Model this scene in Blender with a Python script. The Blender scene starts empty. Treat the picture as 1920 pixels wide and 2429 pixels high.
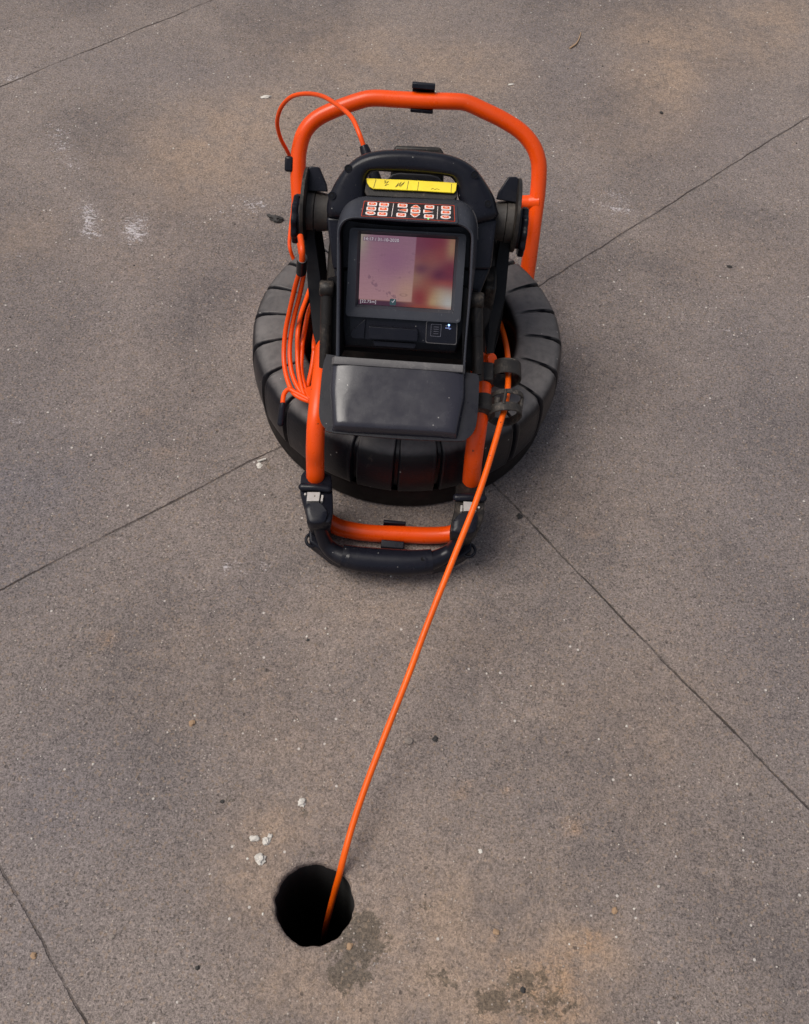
import bpy, bmesh, math, random
from mathutils import Vector, Matrix, noise
R = math.radians
PI = math.pi
sc = bpy.context.scene
COL = sc.collection
random.seed(7)

# ------------------------------------------------------------------ camera
cd = bpy.data.cameras.new('camera')
cam = bpy.data.objects.new('camera', cd)
COL.objects.link(cam)
cd.sensor_fit = 'VERTICAL'
cd.sensor_height = 24.0
cd.lens = 24.0 * 2321.0 / 2429.0
cd.clip_start = 0.02
cd.clip_end = 400
_p, _r = R(58.0), R(5.33)
_X = Vector((1, 0, 0)); _U = Vector((0, math.sin(_p), math.cos(_p))); _F = Vector((0, math.cos(_p), -math.sin(_p)))
_right = math.cos(_r) * _X + math.sin(_r) * _U
_down = math.sin(_r) * _X - math.cos(_r) * _U
_m = Matrix((_right, -_down, -_F)).transposed().to_4x4()
_m.translation = (0, 0, 1.36)
cam.matrix_world = _m
sc.camera = cam

# ------------------------------------------------------------------ light: overcast sky and a broad soft sun
SUN_EL, SUN_AZ = R(63), R(-100)          # azimuth measured from +Y towards +X
w = bpy.data.worlds.new('World'); sc.world = w; w.use_nodes = True
nt = w.node_tree; nt.nodes.clear()
sky = nt.nodes.new('ShaderNodeTexSky'); sky.sky_type = 'NISHITA'; sky.sun_disc = False
sky.sun_elevation = SUN_EL; sky.sun_rotation = SUN_AZ
sky.air_density = 1.0; sky.dust_density = 4.0; sky.ozone_density = 1.0
hs = nt.nodes.new('ShaderNodeHueSaturation'); hs.inputs['Saturation'].default_value = 0.62
bg = nt.nodes.new('ShaderNodeBackground'); bg.inputs['Strength'].default_value = 0.068
ow = nt.nodes.new('ShaderNodeOutputWorld')
nt.links.new(sky.outputs[0], hs.inputs['Color']); nt.links.new(hs.outputs[0], bg.inputs['Color']); nt.links.new(bg.outputs[0], ow.inputs['Surface'])
sl = bpy.data.lights.new('sun', 'SUN'); sl.energy = 1.5; sl.angle = R(35); sl.color = (1.0, 0.95, 0.88)
so = bpy.data.objects.new('sun', sl); COL.objects.link(so)
_dir = Vector((math.sin(SUN_AZ) * math.cos(SUN_EL), math.cos(SUN_AZ) * math.cos(SUN_EL), math.sin(SUN_EL)))
so.rotation_euler = _dir.to_track_quat('Z', 'Y').to_euler(); so.location = (0, 0, 5)
vs = sc.view_settings
vs.view_transform = 'Standard'; vs.look = 'None'; vs.gamma = 1.0; vs.use_curve_mapping = False
vs.exposure = 0.60

PTS = {
 'con': {"S0":[-0.028,1.0204,0.3657],"ex":[0.9993908270190958,0.022151775452479285,0.026968012800182593],"eu":[-0.03489949670250097,0.6343438525234693,0.7722628450829389],"en":[0.0,-0.7727335734973511,0.6347305132022676]},
 'screen': [[-0.067,0.0481],[0.0653,0.0479],[0.0655,-0.0493],[-0.0669,-0.0485]],
 'bezel_out': [[-0.079,0.0529],[0.0765,0.0529],[0.0765,-0.0626],[-0.0808,-0.062]],
 'hood_in': [[-0.088,-0.1222],[-0.0903,-0.0331],[-0.0921,0.0235],[-0.0934,0.0457],[-0.092,0.0569],[-0.0871,0.0643],[-0.0804,0.0679],[-0.0701,0.0693],[-0.0404,0.0696],[0.0168,0.0688],[0.051,0.0691],[0.0653,0.0687],[0.0741,0.0665],[0.0813,0.0614],[0.0853,0.0539],[0.0863,0.0334],[0.0876,-0.0231],[0.0871,-0.0812],[0.0869,-0.1264]],
 'hood_front': [[-0.0934,-0.1226],[-0.095,-0.0334],[-0.0965,0.0233],[-0.0969,0.0478],[-0.0955,0.0583],[-0.0901,0.0669],[-0.0816,0.0712],[-0.0703,0.0729],[-0.0406,0.0728],[0.0166,0.0727],[0.0508,0.0723],[0.0651,0.072],[0.0755,0.0698],[0.084,0.0637],[0.0892,0.0546],[0.0903,0.0336],[0.0911,-0.0229],[0.0901,-0.081],[0.0906,-0.1286]],
 'hood_back': [[-0.0952,-0.1295],[-0.0975,-0.0378],[-0.0993,0.0205],[-0.1009,0.0519],[-0.099,0.0662],[-0.0941,0.0799],[-0.0845,0.0911],[-0.0672,0.0981],[-0.038,0.0986],[0.0144,0.0997],[0.0494,0.1005],[0.0669,0.1003],[0.0802,0.0944],[0.0905,0.081],[0.0949,0.0626],[0.0967,0.0314],[0.094,-0.0269],[0.0912,-0.0869],[0.0911,-0.1359]],
 'head_out': [[-0.1167,0.068],[-0.1182,0.0792],[-0.1151,0.0961],[-0.1047,0.1188],[-0.0897,0.1388],[-0.0717,0.1522],[-0.0466,0.1595],[-0.0122,0.1624],[0.0223,0.1615],[0.0483,0.1591],[0.0701,0.1526],[0.0882,0.1416],[0.1034,0.1244],[0.1146,0.1084],[0.1198,0.0948],[0.1212,0.0781],[0.0753,0.0644],[-0.0068,0.0599],[-0.0717,0.062]],
 'head_hole': [[-0.0623,0.0917],[-0.0641,0.1072],[-0.0635,0.121],[-0.0592,0.1289],[-0.0512,0.1321],[-0.0164,0.1323],[0.0183,0.1319],[0.0485,0.1308],[0.0569,0.1268],[0.062,0.1194],[0.0648,0.1058],[0.0643,0.0952],[0.0147,0.0947],[-0.0262,0.0948]],
 'head_screw': [[-0.0878,0.1334],[-0.1093,0.097],[0.0853,0.1344],[0.1067,0.098]],
 'body_box': [[-0.1179,0.0676],[0.1219,0.0778],[0.1187,0.0086],[-0.1063,-0.004]],
 'lower_unit': [[-0.0782,-0.065],[0.0761,-0.064],[0.0767,-0.0983],[-0.0765,-0.0975]],
 'usb_cover': [[-0.0504,-0.0776],[0.0203,-0.0784],[0.0206,-0.0946],[-0.0503,-0.0951]],
 'usb_lip': [[-0.0444,-0.0986],[0.0189,-0.0992],[0.0169,-0.1066],[-0.0417,-0.1058]],
 'usb_panel': [[0.0322,-0.0668],[0.0751,-0.0667],[0.076,-0.0974],[0.0328,-0.0969]],
 'usb_flap': [[-0.0555,-0.0681],[-0.0567,-0.0971],[-0.0738,-0.0975],[-0.077,-0.0916],[-0.0742,-0.0854]],
 'icon': [[0.0391,-0.0709],[0.053,-0.0707],[0.0528,-0.0876],[0.0389,-0.0872]],
 'led': [[0.0641,-0.0707],[0.0641,-0.0749]],
 'back_bump': [[-0.0313,0.1592],[-0.0281,0.169],[0.0365,0.1701],[0.0432,0.1608]],
 'back_grey': [[-0.0374,0.114],[-0.0366,0.1233],[-0.0296,0.13],[-0.02,0.1323],[0.0237,0.1323],[0.0361,0.1295],[0.0426,0.1229],[0.0443,0.1149]],
 'bar_left': [[-0.1121,-0.0327],[-0.1121,-0.1416]],
 'bar_right': [[0.1013,-0.0372],[0.1116,-0.1471]],
 'skirt_left': [[-0.1124,-0.0159],[-0.0962,-0.0121],[-0.0922,-0.1372],[-0.1095,-0.1407]],
 'skirt_right': [[0.0803,-0.0169],[0.1024,-0.0216],[0.1125,-0.1364],[0.0876,-0.1348]],
 'gland': [[-0.069,0.1618]],
 'key': {"o":[-0.0322,1.0352,0.4476],"kd":[-0.01927475191720917,0.9945330830200164,-0.10262763135350582],"kn":[-0.029093965158051543,0.10204531161696742,0.9943542103135975]},
 'key_border': [[-0.062,0.0332],[0.0619,0.0348],[0.0638,-0.0018],[-0.0633,-0.0015]],
 'key_btn': [[-0.0502,0.0268],[-0.0341,0.0266],[-0.0088,0.0268],[0.0093,0.0256],[0.028,0.027],[0.0508,0.0273],[-0.0508,0.016],[-0.0345,0.0164],[-0.0077,0.0164],[0.0094,0.0163],[0.0266,0.0166],[0.0508,0.0169],[-0.0512,0.0059],[-0.035,0.0054],[-0.0094,0.0058],[0.0092,0.0071],[0.028,0.006],[0.0508,0.0065]],
 'key_btn_edge': [[-0.0566,0.0262],[-0.0505,0.0307]],
 'key_sep': [[-0.0212,0.0304],[-0.0222,0.0016],[0.0395,0.0302],[0.0395,0.0016]],
 'ld': [-0.031239407390971724,0.9123135706078762,0.4082989692744383],
 'ln': [-0.015558736965087397,-0.40889270931261507,0.9124498221683428],
 'lab_o': [-0.0324,1.0911,0.447],
 'label': [[-0.0625,0.0157],[-0.0042,0.0167],[0.0629,0.0165],[0.0622,0.0054],[0.0597,0.0015],[0.01,0.0018],[-0.0522,0.0011],[-0.0577,0.0039],[-0.0612,0.0093]],
 'label_lines': [[-0.0491,0.0148],[-0.0518,0.0024],[-0.0041,0.0148],[-0.0056,0.0023],[0.0099,0.0147],[0.0091,0.0022],[0.0555,0.0144],[0.0554,0.0022]],
 'label_scrib': [[-0.0378,0.0126],[-0.0352,0.0137],[-0.0372,0.0098],[-0.0316,0.013],[-0.0365,0.0061],[-0.0313,0.0088]],
 'label_scrib2': [[-0.0222,0.0046],[-0.0173,0.0119],[-0.0204,0.0052],[-0.0138,0.0131],[-0.017,0.0063],[-0.0094,0.0134],[-0.0151,0.0055],[-0.0102,0.0114]],
 'label_scrib3': [[0.0276,0.0047],[0.0302,0.0063],[0.0329,0.0046],[0.0355,0.0061],[0.0391,0.005]],
 'ledge': [[-0.0633,0.0139],[0.0639,0.0149],[0.0645,-0.0015],[0.0602,-0.0069],[-0.0605,-0.0076],[-0.064,-0.0021]],
 'vis': {"o":[-0.0215,0.8171,0.247],"vd":[0.0,0.9396926207859084,0.3420201433256687],"vn":[0.0,-0.3420201433256687,0.9396926207859084]},
 'vis_flange': [[-0.1106,0.114],[-0.1139,0.0945],[-0.1133,0.0502],[-0.1119,0.0264],[-0.1081,0.0131],[-0.1005,0.0039],[-0.0892,-0.0012],[0.0001,-0.0012],[0.0867,0.0035],[0.0994,0.0084],[0.1082,0.0192],[0.1113,0.0326],[0.1117,0.0552],[0.1103,0.0942],[0.1065,0.1047],[0.0931,0.1059]],
 'vis_rise_top': [[-0.0988,0.0958],[-0.05,0.0981],[0.0384,0.1004],[0.0874,0.0945]],
 'vis_rise_bot': [[-0.0889,0.0026],[-0.0359,0.0041],[0.0347,0.006],[0.0836,0.0077]],
 'vis_mid': [[-0.0976,0.0619],[-0.0469,0.0669],[0.041,0.0699],[0.0897,0.0653]],
 'hoop_n': [0.0,-0.7912850013921671,0.6114475010757655],
 'hoop_d': [0.0,0.6114475010757655,0.7912850013921671],
 'hoop': [[-0.2104,1.2892,0.0501],[-0.2218,1.3231,0.094],[-0.2321,1.3542,0.1342],[-0.2392,1.3817,0.1698],[-0.2431,1.4106,0.2072],[-0.2422,1.4311,0.2338],[-0.234,1.4485,0.2563],[-0.216,1.4615,0.2732],[-0.1877,1.4718,0.2864],[-0.1451,1.4831,0.301],[-0.1194,1.4873,0.3065],[-0.0803,1.4883,0.3078],[-0.0346,1.4893,0.3091],[0.0246,1.4916,0.3121],[0.0451,1.4906,0.3108],[0.0731,1.4851,0.3037],[0.1058,1.4782,0.2947],[0.1392,1.4683,0.2819],[0.1625,1.4557,0.2656],[0.1752,1.4416,0.2474],[0.1799,1.4269,0.2283],[0.1819,1.4045,0.1994],[0.1817,1.3777,0.1647],[0.1819,1.3455,0.123],[0.1816,1.3111,0.0785]],
 'stub': [[0.1845,1.3994,0.1928],[0.1388,1.3956,0.1879]],
 'stub_left': [[-0.2394,1.3786,0.1658],[-0.207,1.379,0.1664]],
 'hoop_clip': [[-0.0348,1.4905,0.3107]],
 'hoop_side_clip': [[-0.2618,1.416,0.2142]],
 'leg_left': [[-0.14,0.8214,0.1],[-0.1395,0.8203,0.125],[-0.1401,0.8287,0.152],[-0.1404,0.8364,0.178],[-0.1408,0.8558,0.205],[-0.1408,0.8785,0.219],[-0.1413,0.9136,0.2265],[-0.1419,0.9439,0.229],[-0.143,0.9685,0.232],[-0.1428,0.9878,0.233],[-0.1378,1.0445,0.245]],
 'leg_right': [[0.0987,0.8403,0.1],[0.097,0.8391,0.125],[0.0955,0.8438,0.152],[0.0947,0.8511,0.18],[0.0953,0.8701,0.207],[0.0969,0.8986,0.221],[0.0981,0.9294,0.2275],[0.0983,0.968,0.23],[0.0982,1.0046,0.236],[0.0955,1.0467,0.246],[0.0923,1.0866,0.25]],
 'piv_left': [[-0.1873,1.13,0.3721],[-0.2035,1.13,0.344],[-0.1959,1.13,0.3449],[-0.1764,1.13,0.3632],[-0.1557,1.13,0.3656]],
 'piv_right': [[0.1199,1.13,0.3887],[0.1384,1.13,0.3567],[0.131,1.13,0.3558],[0.1105,1.13,0.3813],[0.094,1.13,0.3794]],
 'piv_vert': [[-0.1849,1.13,0.4362],[-0.1899,1.13,0.3002],[0.1108,1.13,0.4509],[0.1301,1.13,0.3183]],
 'blade_l': [[-0.1858,1.1006,0.34],[-0.1756,1.0483,0.29],[-0.1622,0.9937,0.25],[-0.1527,0.9705,0.235]],
 'blade_r': [[0.1197,1.1143,0.34],[0.1214,1.0689,0.29],[0.1182,1.0286,0.25],[0.1117,0.9903,0.235]],
 'loop_cable': [[-0.1079,1.205,0.4224],[-0.1177,1.22,0.4368],[-0.1297,1.245,0.4407],[-0.1443,1.27,0.4355],[-0.1618,1.3,0.4238],[-0.1831,1.335,0.4086],[-0.2059,1.365,0.3906],[-0.2273,1.385,0.3744],[-0.2451,1.4,0.3575],[-0.2594,1.41,0.3381],[-0.2696,1.415,0.3183],[-0.2762,1.42,0.2929],[-0.2762,1.425,0.2692],[-0.2724,1.43,0.2462],[-0.2668,1.435,0.2273],[-0.2618,1.44,0.2071],[-0.2585,1.44,0.182],[-0.2549,1.42,0.152],[-0.2551,1.4,0.1207],[-0.2573,1.38,0.0983],[-0.2576,1.36,0.081],[-0.2551,1.35,0.0731],[-0.2503,1.345,0.0596],[-0.2431,1.34,0.0464]],
 'strand': [[[-0.1812,1.0318,0.346],[-0.1836,1.0319,0.3348],[-0.1916,1.0305,0.3032],[-0.2001,1.022,0.2631],[-0.2056,1.0075,0.2355],[-0.2061,0.9856,0.2161],[-0.203,0.9646,0.2068],[-0.1963,0.9431,0.2016],[-0.1873,0.924,0.1982],[-0.1785,0.915,0.1966],[-0.1657,0.9093,0.1954],[-0.1502,0.9069,0.1947],[-0.1367,0.9113,0.1952]],[[-0.1769,1.0345,0.3422],[-0.1781,1.0347,0.3278],[-0.1849,1.0328,0.2895],[-0.1927,1.0235,0.2562],[-0.1976,1.0079,0.2296],[-0.1974,0.9846,0.2118],[-0.1926,0.9613,0.2033],[-0.1854,0.9426,0.1989],[-0.176,0.927,0.1962],[-0.1669,0.918,0.1946],[-0.1534,0.9124,0.1934],[-0.1387,0.917,0.1939]],[[-0.1791,1.1504,0.225],[-0.1795,1.1132,0.232],[-0.1826,1.0769,0.236],[-0.1868,1.0399,0.236],[-0.1871,1.0074,0.2316],[-0.1855,0.9854,0.2144],[-0.1813,0.9609,0.2053],[-0.1742,0.9357,0.1998],[-0.166,0.9165,0.1966],[-0.1565,0.9068,0.1948],[-0.1459,0.9031,0.194],[-0.135,0.9072,0.1945]],[[-0.1708,1.1146,0.215],[-0.175,1.0853,0.22],[-0.1786,1.0577,0.222],[-0.1802,1.0234,0.215],[-0.1797,1.0009,0.2189],[-0.1792,0.9877,0.2108],[-0.1771,0.9626,0.202],[-0.1713,0.9422,0.1974],[-0.1634,0.925,0.1945],[-0.1525,0.9147,0.1926],[-0.1396,0.9134,0.1922]],[[-0.1637,1.066,0.2],[-0.1645,1.0416,0.205],[-0.1644,1.0205,0.205],[-0.1624,1.0011,0.2115],[-0.1615,0.9934,0.2068],[-0.1619,0.9692,0.1983],[-0.164,0.9442,0.1931],[-0.1664,0.9278,0.1905],[-0.1721,0.917,0.1889]],[[-0.1573,0.9087,0.1974],[-0.1701,0.9144,0.1986],[-0.1808,0.9188,0.1995],[-0.1889,0.9222,0.2002],[-0.1942,0.9187,0.1997],[-0.1968,0.9098,0.1983],[-0.1962,0.8963,0.1961]]],
 'hang': [[-0.1838,1.0567,0.38],[-0.1781,1.0318,0.38],[-0.1776,1.0248,0.3669],[-0.1793,1.0263,0.345]],
 'strap': [[-0.1782,1.0287,0.3655],[-0.1808,1.0302,0.3368]],
 'plug': [[-0.1958,0.8956,0.196],[-0.1967,0.8873,0.186],[-0.1979,0.8773,0.174]],
 'tab': [[-0.167,0.9209,0.203],[-0.1554,0.9296,0.203],[-0.151,0.9458,0.203],[-0.1383,0.9049,0.203],[-0.147,0.8943,0.203],[-0.1601,0.9071,0.203]],
 'rod': [[0.1177,1.2653,0.09],[0.1293,1.2113,0.1],[0.1347,1.1592,0.125],[0.1372,1.0993,0.16],[0.1373,1.0342,0.2],[0.1366,0.9878,0.222],[0.1361,0.9513,0.231],[0.1348,0.9221,0.232],[0.1319,0.8981,0.23],[0.1283,0.8815,0.2277],[0.121,0.8451,0.221],[0.1101,0.7959,0.209],[0.0967,0.7461,0.1949],[0.0753,0.6782,0.1735],[0.0468,0.588,0.1424],[0.0249,0.5141,0.1149],[0.0027,0.4442,0.0877],[-0.0163,0.3824,0.0627],[-0.0298,0.3307,0.0412],[-0.0367,0.2965,0.0266],[-0.0411,0.2757,0.004],[-0.0472,0.2598,-0.05],[-0.0547,0.2472,-0.14],[-0.0644,0.2452,-0.3],[-0.0722,0.2547,-0.48]],
 'ring1': [[0.1323,0.9697,0.228]],
 'ring2': [[0.1348,0.9189,0.228],[0.1328,0.895,0.224]],
 'clamp': [[0.1004,0.9559,0.232],[0.1006,0.9038,0.225],[0.0983,0.9853,0.236]],
 'sock_l': [[-0.1616,0.8201,0.125],[-0.159,0.792,0.125],[-0.1528,0.7739,0.125],[-0.144,0.7503,0.125],[-0.1386,0.7378,0.125],[-0.1097,0.7409,0.125],[-0.1057,0.7545,0.125],[-0.1075,0.7774,0.125],[-0.1145,0.8177,0.125],[-0.1188,0.8272,0.125],[-0.1466,0.8335,0.125],[-0.1576,0.8291,0.125]],
 'sock_r': [[0.074,0.8288,0.125],[0.0745,0.8051,0.125],[0.0732,0.7809,0.125],[0.0705,0.7606,0.125],[0.072,0.7447,0.125],[0.1007,0.7449,0.125],[0.1127,0.7579,0.125],[0.1177,0.7761,0.125],[0.1191,0.7995,0.125],[0.1189,0.8299,0.125],[0.1135,0.8394,0.125],[0.0915,0.84,0.125]],
 'pad_l': [[-0.1469,0.7606,0.134],[-0.1439,0.7661,0.134],[-0.1362,0.7692,0.134],[-0.1248,0.7682,0.134],[-0.1134,0.7569,0.134],[-0.1129,0.7482,0.134],[-0.1168,0.739,0.134],[-0.135,0.7363,0.134],[-0.1425,0.7464,0.134]],
 'pad_r': [[0.0728,0.7612,0.134],[0.081,0.7731,0.134],[0.0933,0.7775,0.134],[0.1046,0.7772,0.134],[0.1086,0.7725,0.134],[0.1085,0.7593,0.134],[0.1034,0.7456,0.134],[0.0756,0.7433,0.134],[0.0727,0.751,0.134]],
 'latch_l': [[-0.147,0.7864,0.131],[-0.128,0.7885,0.131],[-0.1279,0.7728,0.131],[-0.1459,0.7708,0.131]],
 'hook_l': [[-0.124,0.779,0.129]],
 'latch_r': [[0.0865,0.7958,0.131],[0.1061,0.7964,0.131],[0.1061,0.7808,0.131],[0.0873,0.7794,0.131]],
 'hook_r': [[0.0841,0.784,0.129]],
 'band_l': [[-0.1556,0.7959,0.13],[-0.1176,0.7964,0.13]],
 'band_r': [[0.0761,0.8028,0.13],[0.1154,0.8057,0.13]],
 'arm_l': [[-0.1301,0.7598,0.105],[-0.1255,0.7515,0.095],[-0.1215,0.7472,0.078],[-0.1148,0.7421,0.06],[-0.1039,0.7363,0.05],[-0.0891,0.7312,0.046]],
 'arm_r': [[0.0918,0.7662,0.105],[0.088,0.7599,0.095],[0.0847,0.7561,0.078],[0.0781,0.7531,0.06],[0.0657,0.7463,0.05],[0.0495,0.7386,0.046]],
 'grip': [[-0.0891,0.7312,0.046],[-0.0642,0.7298,0.044],[-0.0414,0.7298,0.043],[-0.0038,0.7308,0.043],[0.0233,0.7332,0.044],[0.0496,0.7378,0.046]],
 'eye_l': [[-0.1377,0.7551,0.045]],
 'eye_r': [[0.1046,0.7623,0.045]],
 'web_l': [[-0.1454,0.7688,0.045],[-0.1417,0.7493,0.04],[-0.1263,0.7411,0.036],[-0.1067,0.7301,0.03],[-0.0882,0.7231,0.03],[-0.0873,0.7381,0.03],[-0.109,0.7496,0.035],[-0.1214,0.7623,0.05]],
 'web_r': [[0.108,0.7748,0.045],[0.1092,0.7611,0.04],[0.0968,0.7514,0.036],[0.0757,0.7382,0.03],[0.0513,0.7289,0.03],[0.049,0.7452,0.03],[0.0716,0.7576,0.035],[0.0854,0.7695,0.05]],
 'xbar': [[-0.1332,0.8105,0.03],[-0.1134,0.8017,0.022],[-0.0967,0.7973,0.018],[-0.0667,0.795,0.0155],[-0.0357,0.7958,0.0145],[0.004,0.7985,0.0145],[0.0417,0.8004,0.0155],[0.0743,0.8037,0.02],[0.0927,0.8091,0.03]],
 'xclip': [[-0.0141,0.7965,0.0145]],
 'g': {"hole":[-0.0695,0.2365],"chips":[[-0.103,0.364],[-0.16,0.311],[-0.144,0.309],[-0.14,0.316],[-0.148,0.285]],"dark":[[-0.311,1.505],[0.074,0.472],[0.49,1.962],[-0.212,0.356],[-0.206,0.148],[0.205,0.157],[0.189,0.861],[-0.127,0.607],[0.597,1.492]],"grey":[[0.036,0.466],[-0.274,0.462],[0.325,0.262],[-0.412,0.144],[0.169,0.222],[-0.321,0.174],[-0.018,0.189]],"stick":[[-0.253,0.921],[-0.24,0.928]],"twig":[[0.286,2.173],[0.301,2.192],[0.309,2.216],[0.313,2.239]],"flake":[[-0.39,1.888],[0.15,2.015],[-0.249,0.915],[0.145,0.322]]},
 'tan': [[-0.46,1.707,0.168,0.144,0.8],[-0.517,1.592,0.119,0.136,0.5],[-0.374,1.847,0.147,0.099,0.6],[-0.155,2.065,0.255,0.139,0.7],[0.088,2.087,0.119,0.14,0.5],[0.49,2.116,0.121,0.203,0.9],[0.543,2.31,0.17,0.105,0.4],[0.81,2.389,0.13,0.109,0.8],[0.699,2.231,0.146,0.101,0.5],[0.373,1.855,0.113,0.085,0.3],[0.526,2.058,0.06,0.093,0.6],[-0.781,1.396,0.072,0.069,0.5],[-0.574,1.354,0.119,0.067,0.3],[0.616,1.51,0.139,0.094,0.35],[0.56,1.882,0.086,0.086,0.2],[-0.131,0.33,0.051,0.033,0.9],[-0.152,0.246,0.044,0.057,0.6],[-0.18,0.276,0.067,0.063,0.35],[-0.087,0.141,0.063,0.042,0.7],[0.006,0.116,0.094,0.028,0.6],[0.08,0.175,0.065,0.057,0.5],[0.221,0.162,0.092,0.047,0.9],[0.281,0.217,0.061,0.03,0.8],[0.302,0.189,0.033,0.029,0.5],[0.21,0.133,0.085,0.028,0.8],[0.114,0.259,0.078,0.041,0.4],[0.017,0.22,0.049,0.055,0.35],[0.181,0.255,0.09,0.046,0.25],[0.034,0.351,0.116,0.077,0.25],[-0.121,0.425,0.095,0.071,0.3],[-0.262,0.538,0.154,0.102,0.25],[0.043,0.637,0.162,0.082,0.2],[-0.089,0.659,0.13,0.042,0.2],[0.361,0.534,0.126,0.124,0.25],[0.492,0.613,0.098,0.1,0.15],[-0.556,1.113,0.148,0.077,0.15],[0.389,1.178,0.117,0.097,0.15],[0.306,0.896,0.086,0.081,0.2],[0.098,0.247,0.235,0.119,0.3],[0.051,0.143,0.139,0.065,0.3],[0.143,0.545,0.265,0.161,0.14],[0.442,0.388,0.156,0.164,0.12]],
 'blue': [[-0.62,0.834,0.095,0.073,0.8],[-0.76,1.956,0.186,0.091,0.4],[-0.579,0.689,0.051,0.052,0.5],[-0.451,0.364,0.092,0.08,0.4],[-0.425,0.151,0.063,0.077,0.4],[0.655,1.896,0.154,0.17,0.5],[0.283,2.084,0.089,0.125,0.5],[0.585,0.589,0.078,0.161,0.4],[0.498,0.684,0.06,0.064,0.3],[0.587,0.885,0.086,0.128,0.4],[-0.335,0.317,0.113,0.082,0.2],[0.046,0.416,0.071,0.035,0.2],[-0.223,0.682,0.078,0.043,0.3],[0.113,2.224,0.153,0.068,0.4],[-0.521,1.945,0.15,0.075,0.4],[0.498,1.094,0.122,0.145,0.3],[-0.63,0.918,0.181,0.332,0.55],[-0.447,0.307,0.146,0.174,0.5],[0.653,1.26,0.146,0.392,0.45],[-0.579,1.376,0.193,0.216,0.25],[0.191,1.665,0.107,0.245,0.35]],
 'white': [[-0.683,1.481,0.021,0.036,0.9],[-0.666,1.435,0.016,0.031,0.8],[-0.582,1.453,0.024,0.036,0.95],[-0.565,1.423,0.021,0.021,0.7],[-0.783,1.667,0.026,0.061,0.6],[-0.814,1.725,0.021,0.033,0.4],[-0.743,1.606,0.02,0.026,0.5],[-0.642,1.415,0.021,0.016,0.5],[-0.362,1.543,0.042,0.022,0.8],[-0.408,1.513,0.042,0.012,0.4],[-0.477,1.475,0.016,0.017,0.5],[-0.29,1.579,0.021,0.011,0.6],[0.376,1.662,0.032,0.034,0.6],[0.392,1.628,0.053,0.012,0.6],[-0.945,1.876,0.031,0.017,0.8],[-0.691,2.071,0.024,0.026,0.35],[-0.785,1.341,0.02,0.011,0.6],[-0.629,1.363,0.011,0.016,0.5],[0.573,1.324,0.057,0.009,0.5],[0.662,1.206,0.032,0.016,0.4],[-0.258,0.715,0.026,0.022,0.3],[0.477,0.519,0.013,0.013,0.3],[0.559,0.697,0.023,0.013,0.35],[-0.158,0.946,0.001,0.001,0],[-0.68,0.957,0.021,0.011,0.4],[-0.216,0.724,0.02,0.015,0.4],[-0.269,0.722,0.016,0.009,0.4],[0.015,0.245,0.028,0.016,0.25],[0.01,0.176,0.027,0.01,0.4],[0.05,0.212,0.038,0.025,0.3],[0.112,0.417,0.014,0.008,0.4],[0.186,0.409,0.011,0.006,0.6],[0.266,0.365,0.023,0.008,0.5],[0.313,0.215,0.028,0.015,0.3],[0.344,0.158,0.008,0.019,0.35],[-0.595,1.274,0.046,0.009,0.3],[-0.436,1.35,0.024,0.006,0.4],[-0.656,0.96,0.021,0.004,0.4]],
 'dark': [[-0.007,0.19,0.028,0.028,1.1],[-0.017,0.157,0.027,0.02,1.0],[0.001,0.216,0.017,0.019,0.85],[-0.1,0.353,0.014,0.008,0.7],[-0.084,0.298,0.012,0.007,0.7],[0.162,0.162,0.021,0.011,0.34],[0.152,0.135,0.016,0.012,0.4],[0.237,0.178,0.033,0.019,0.34],[0.286,0.202,0.016,0.01,0.3],[0.205,0.166,0.022,0.014,0.5],[0.216,0.133,0.037,0.017,0.5],[0.258,0.146,0.027,0.014,0.44],[0.178,0.14,0.027,0.017,0.46],[0.07,0.245,0.033,0.021,0.25],[0.062,0.203,0.033,0.025,0.3],[0.103,0.157,0.027,0.024,0.4],[-0.202,0.358,0.014,0.008,0.5],[-0.272,0.166,0.014,0.008,0.6],[-0.171,0.196,0.012,0.007,0.4],[-0.077,0.727,0.08,0.03,0.3],[-0.231,0.912,0.028,0.025,0.3],[-0.317,0.237,0.087,0.072,0.15],[-0.669,1.253,0.154,0.125,0.12],[0.401,1.447,0.212,0.167,0.15],[-0.472,1.074,0.184,0.138,0.12]],  # damp and grime, plus a painted shadow patch under the grip
 'rust': [[-0.424,0.579,0.011,0.009,0.9],[0.115,0.404,0.012,0.009,0.9],[0.18,0.404,0.008,0.005,0.9],[0.27,0.366,0.013,0.009,0.9],[0.168,0.221,0.008,0.006,0.9],[0.295,0.226,0.017,0.011,0.8],[0.25,0.179,0.033,0.022,0.6],[0.221,0.148,0.048,0.028,0.6],[0.253,0.141,0.037,0.024,0.5],[0.173,0.13,0.032,0.019,0.35],[0.28,0.212,0.033,0.018,0.5],[0.183,0.184,0.027,0.012,0.4],[0.205,0.161,0.006,0.005,0.8],[0.234,0.195,0.016,0.007,0.5],[-0.411,0.922,0.014,0.012,0.3],[-0.456,1.001,0.014,0.013,0.2],[0.302,0.842,0.014,0.011,0.3],[0.513,0.696,0.009,0.007,0.4],[-0.181,0.539,0.012,0.007,0.2]],
}

# ------------------------------------------------------------------ materials
def srgb(r, g, b):
    f = lambda c: (c / 12.92 if c <= .04045 else ((c + .055) / 1.055) ** 2.4)
    return (f(r / 255), f(g / 255), f(b / 255), 1)

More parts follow.
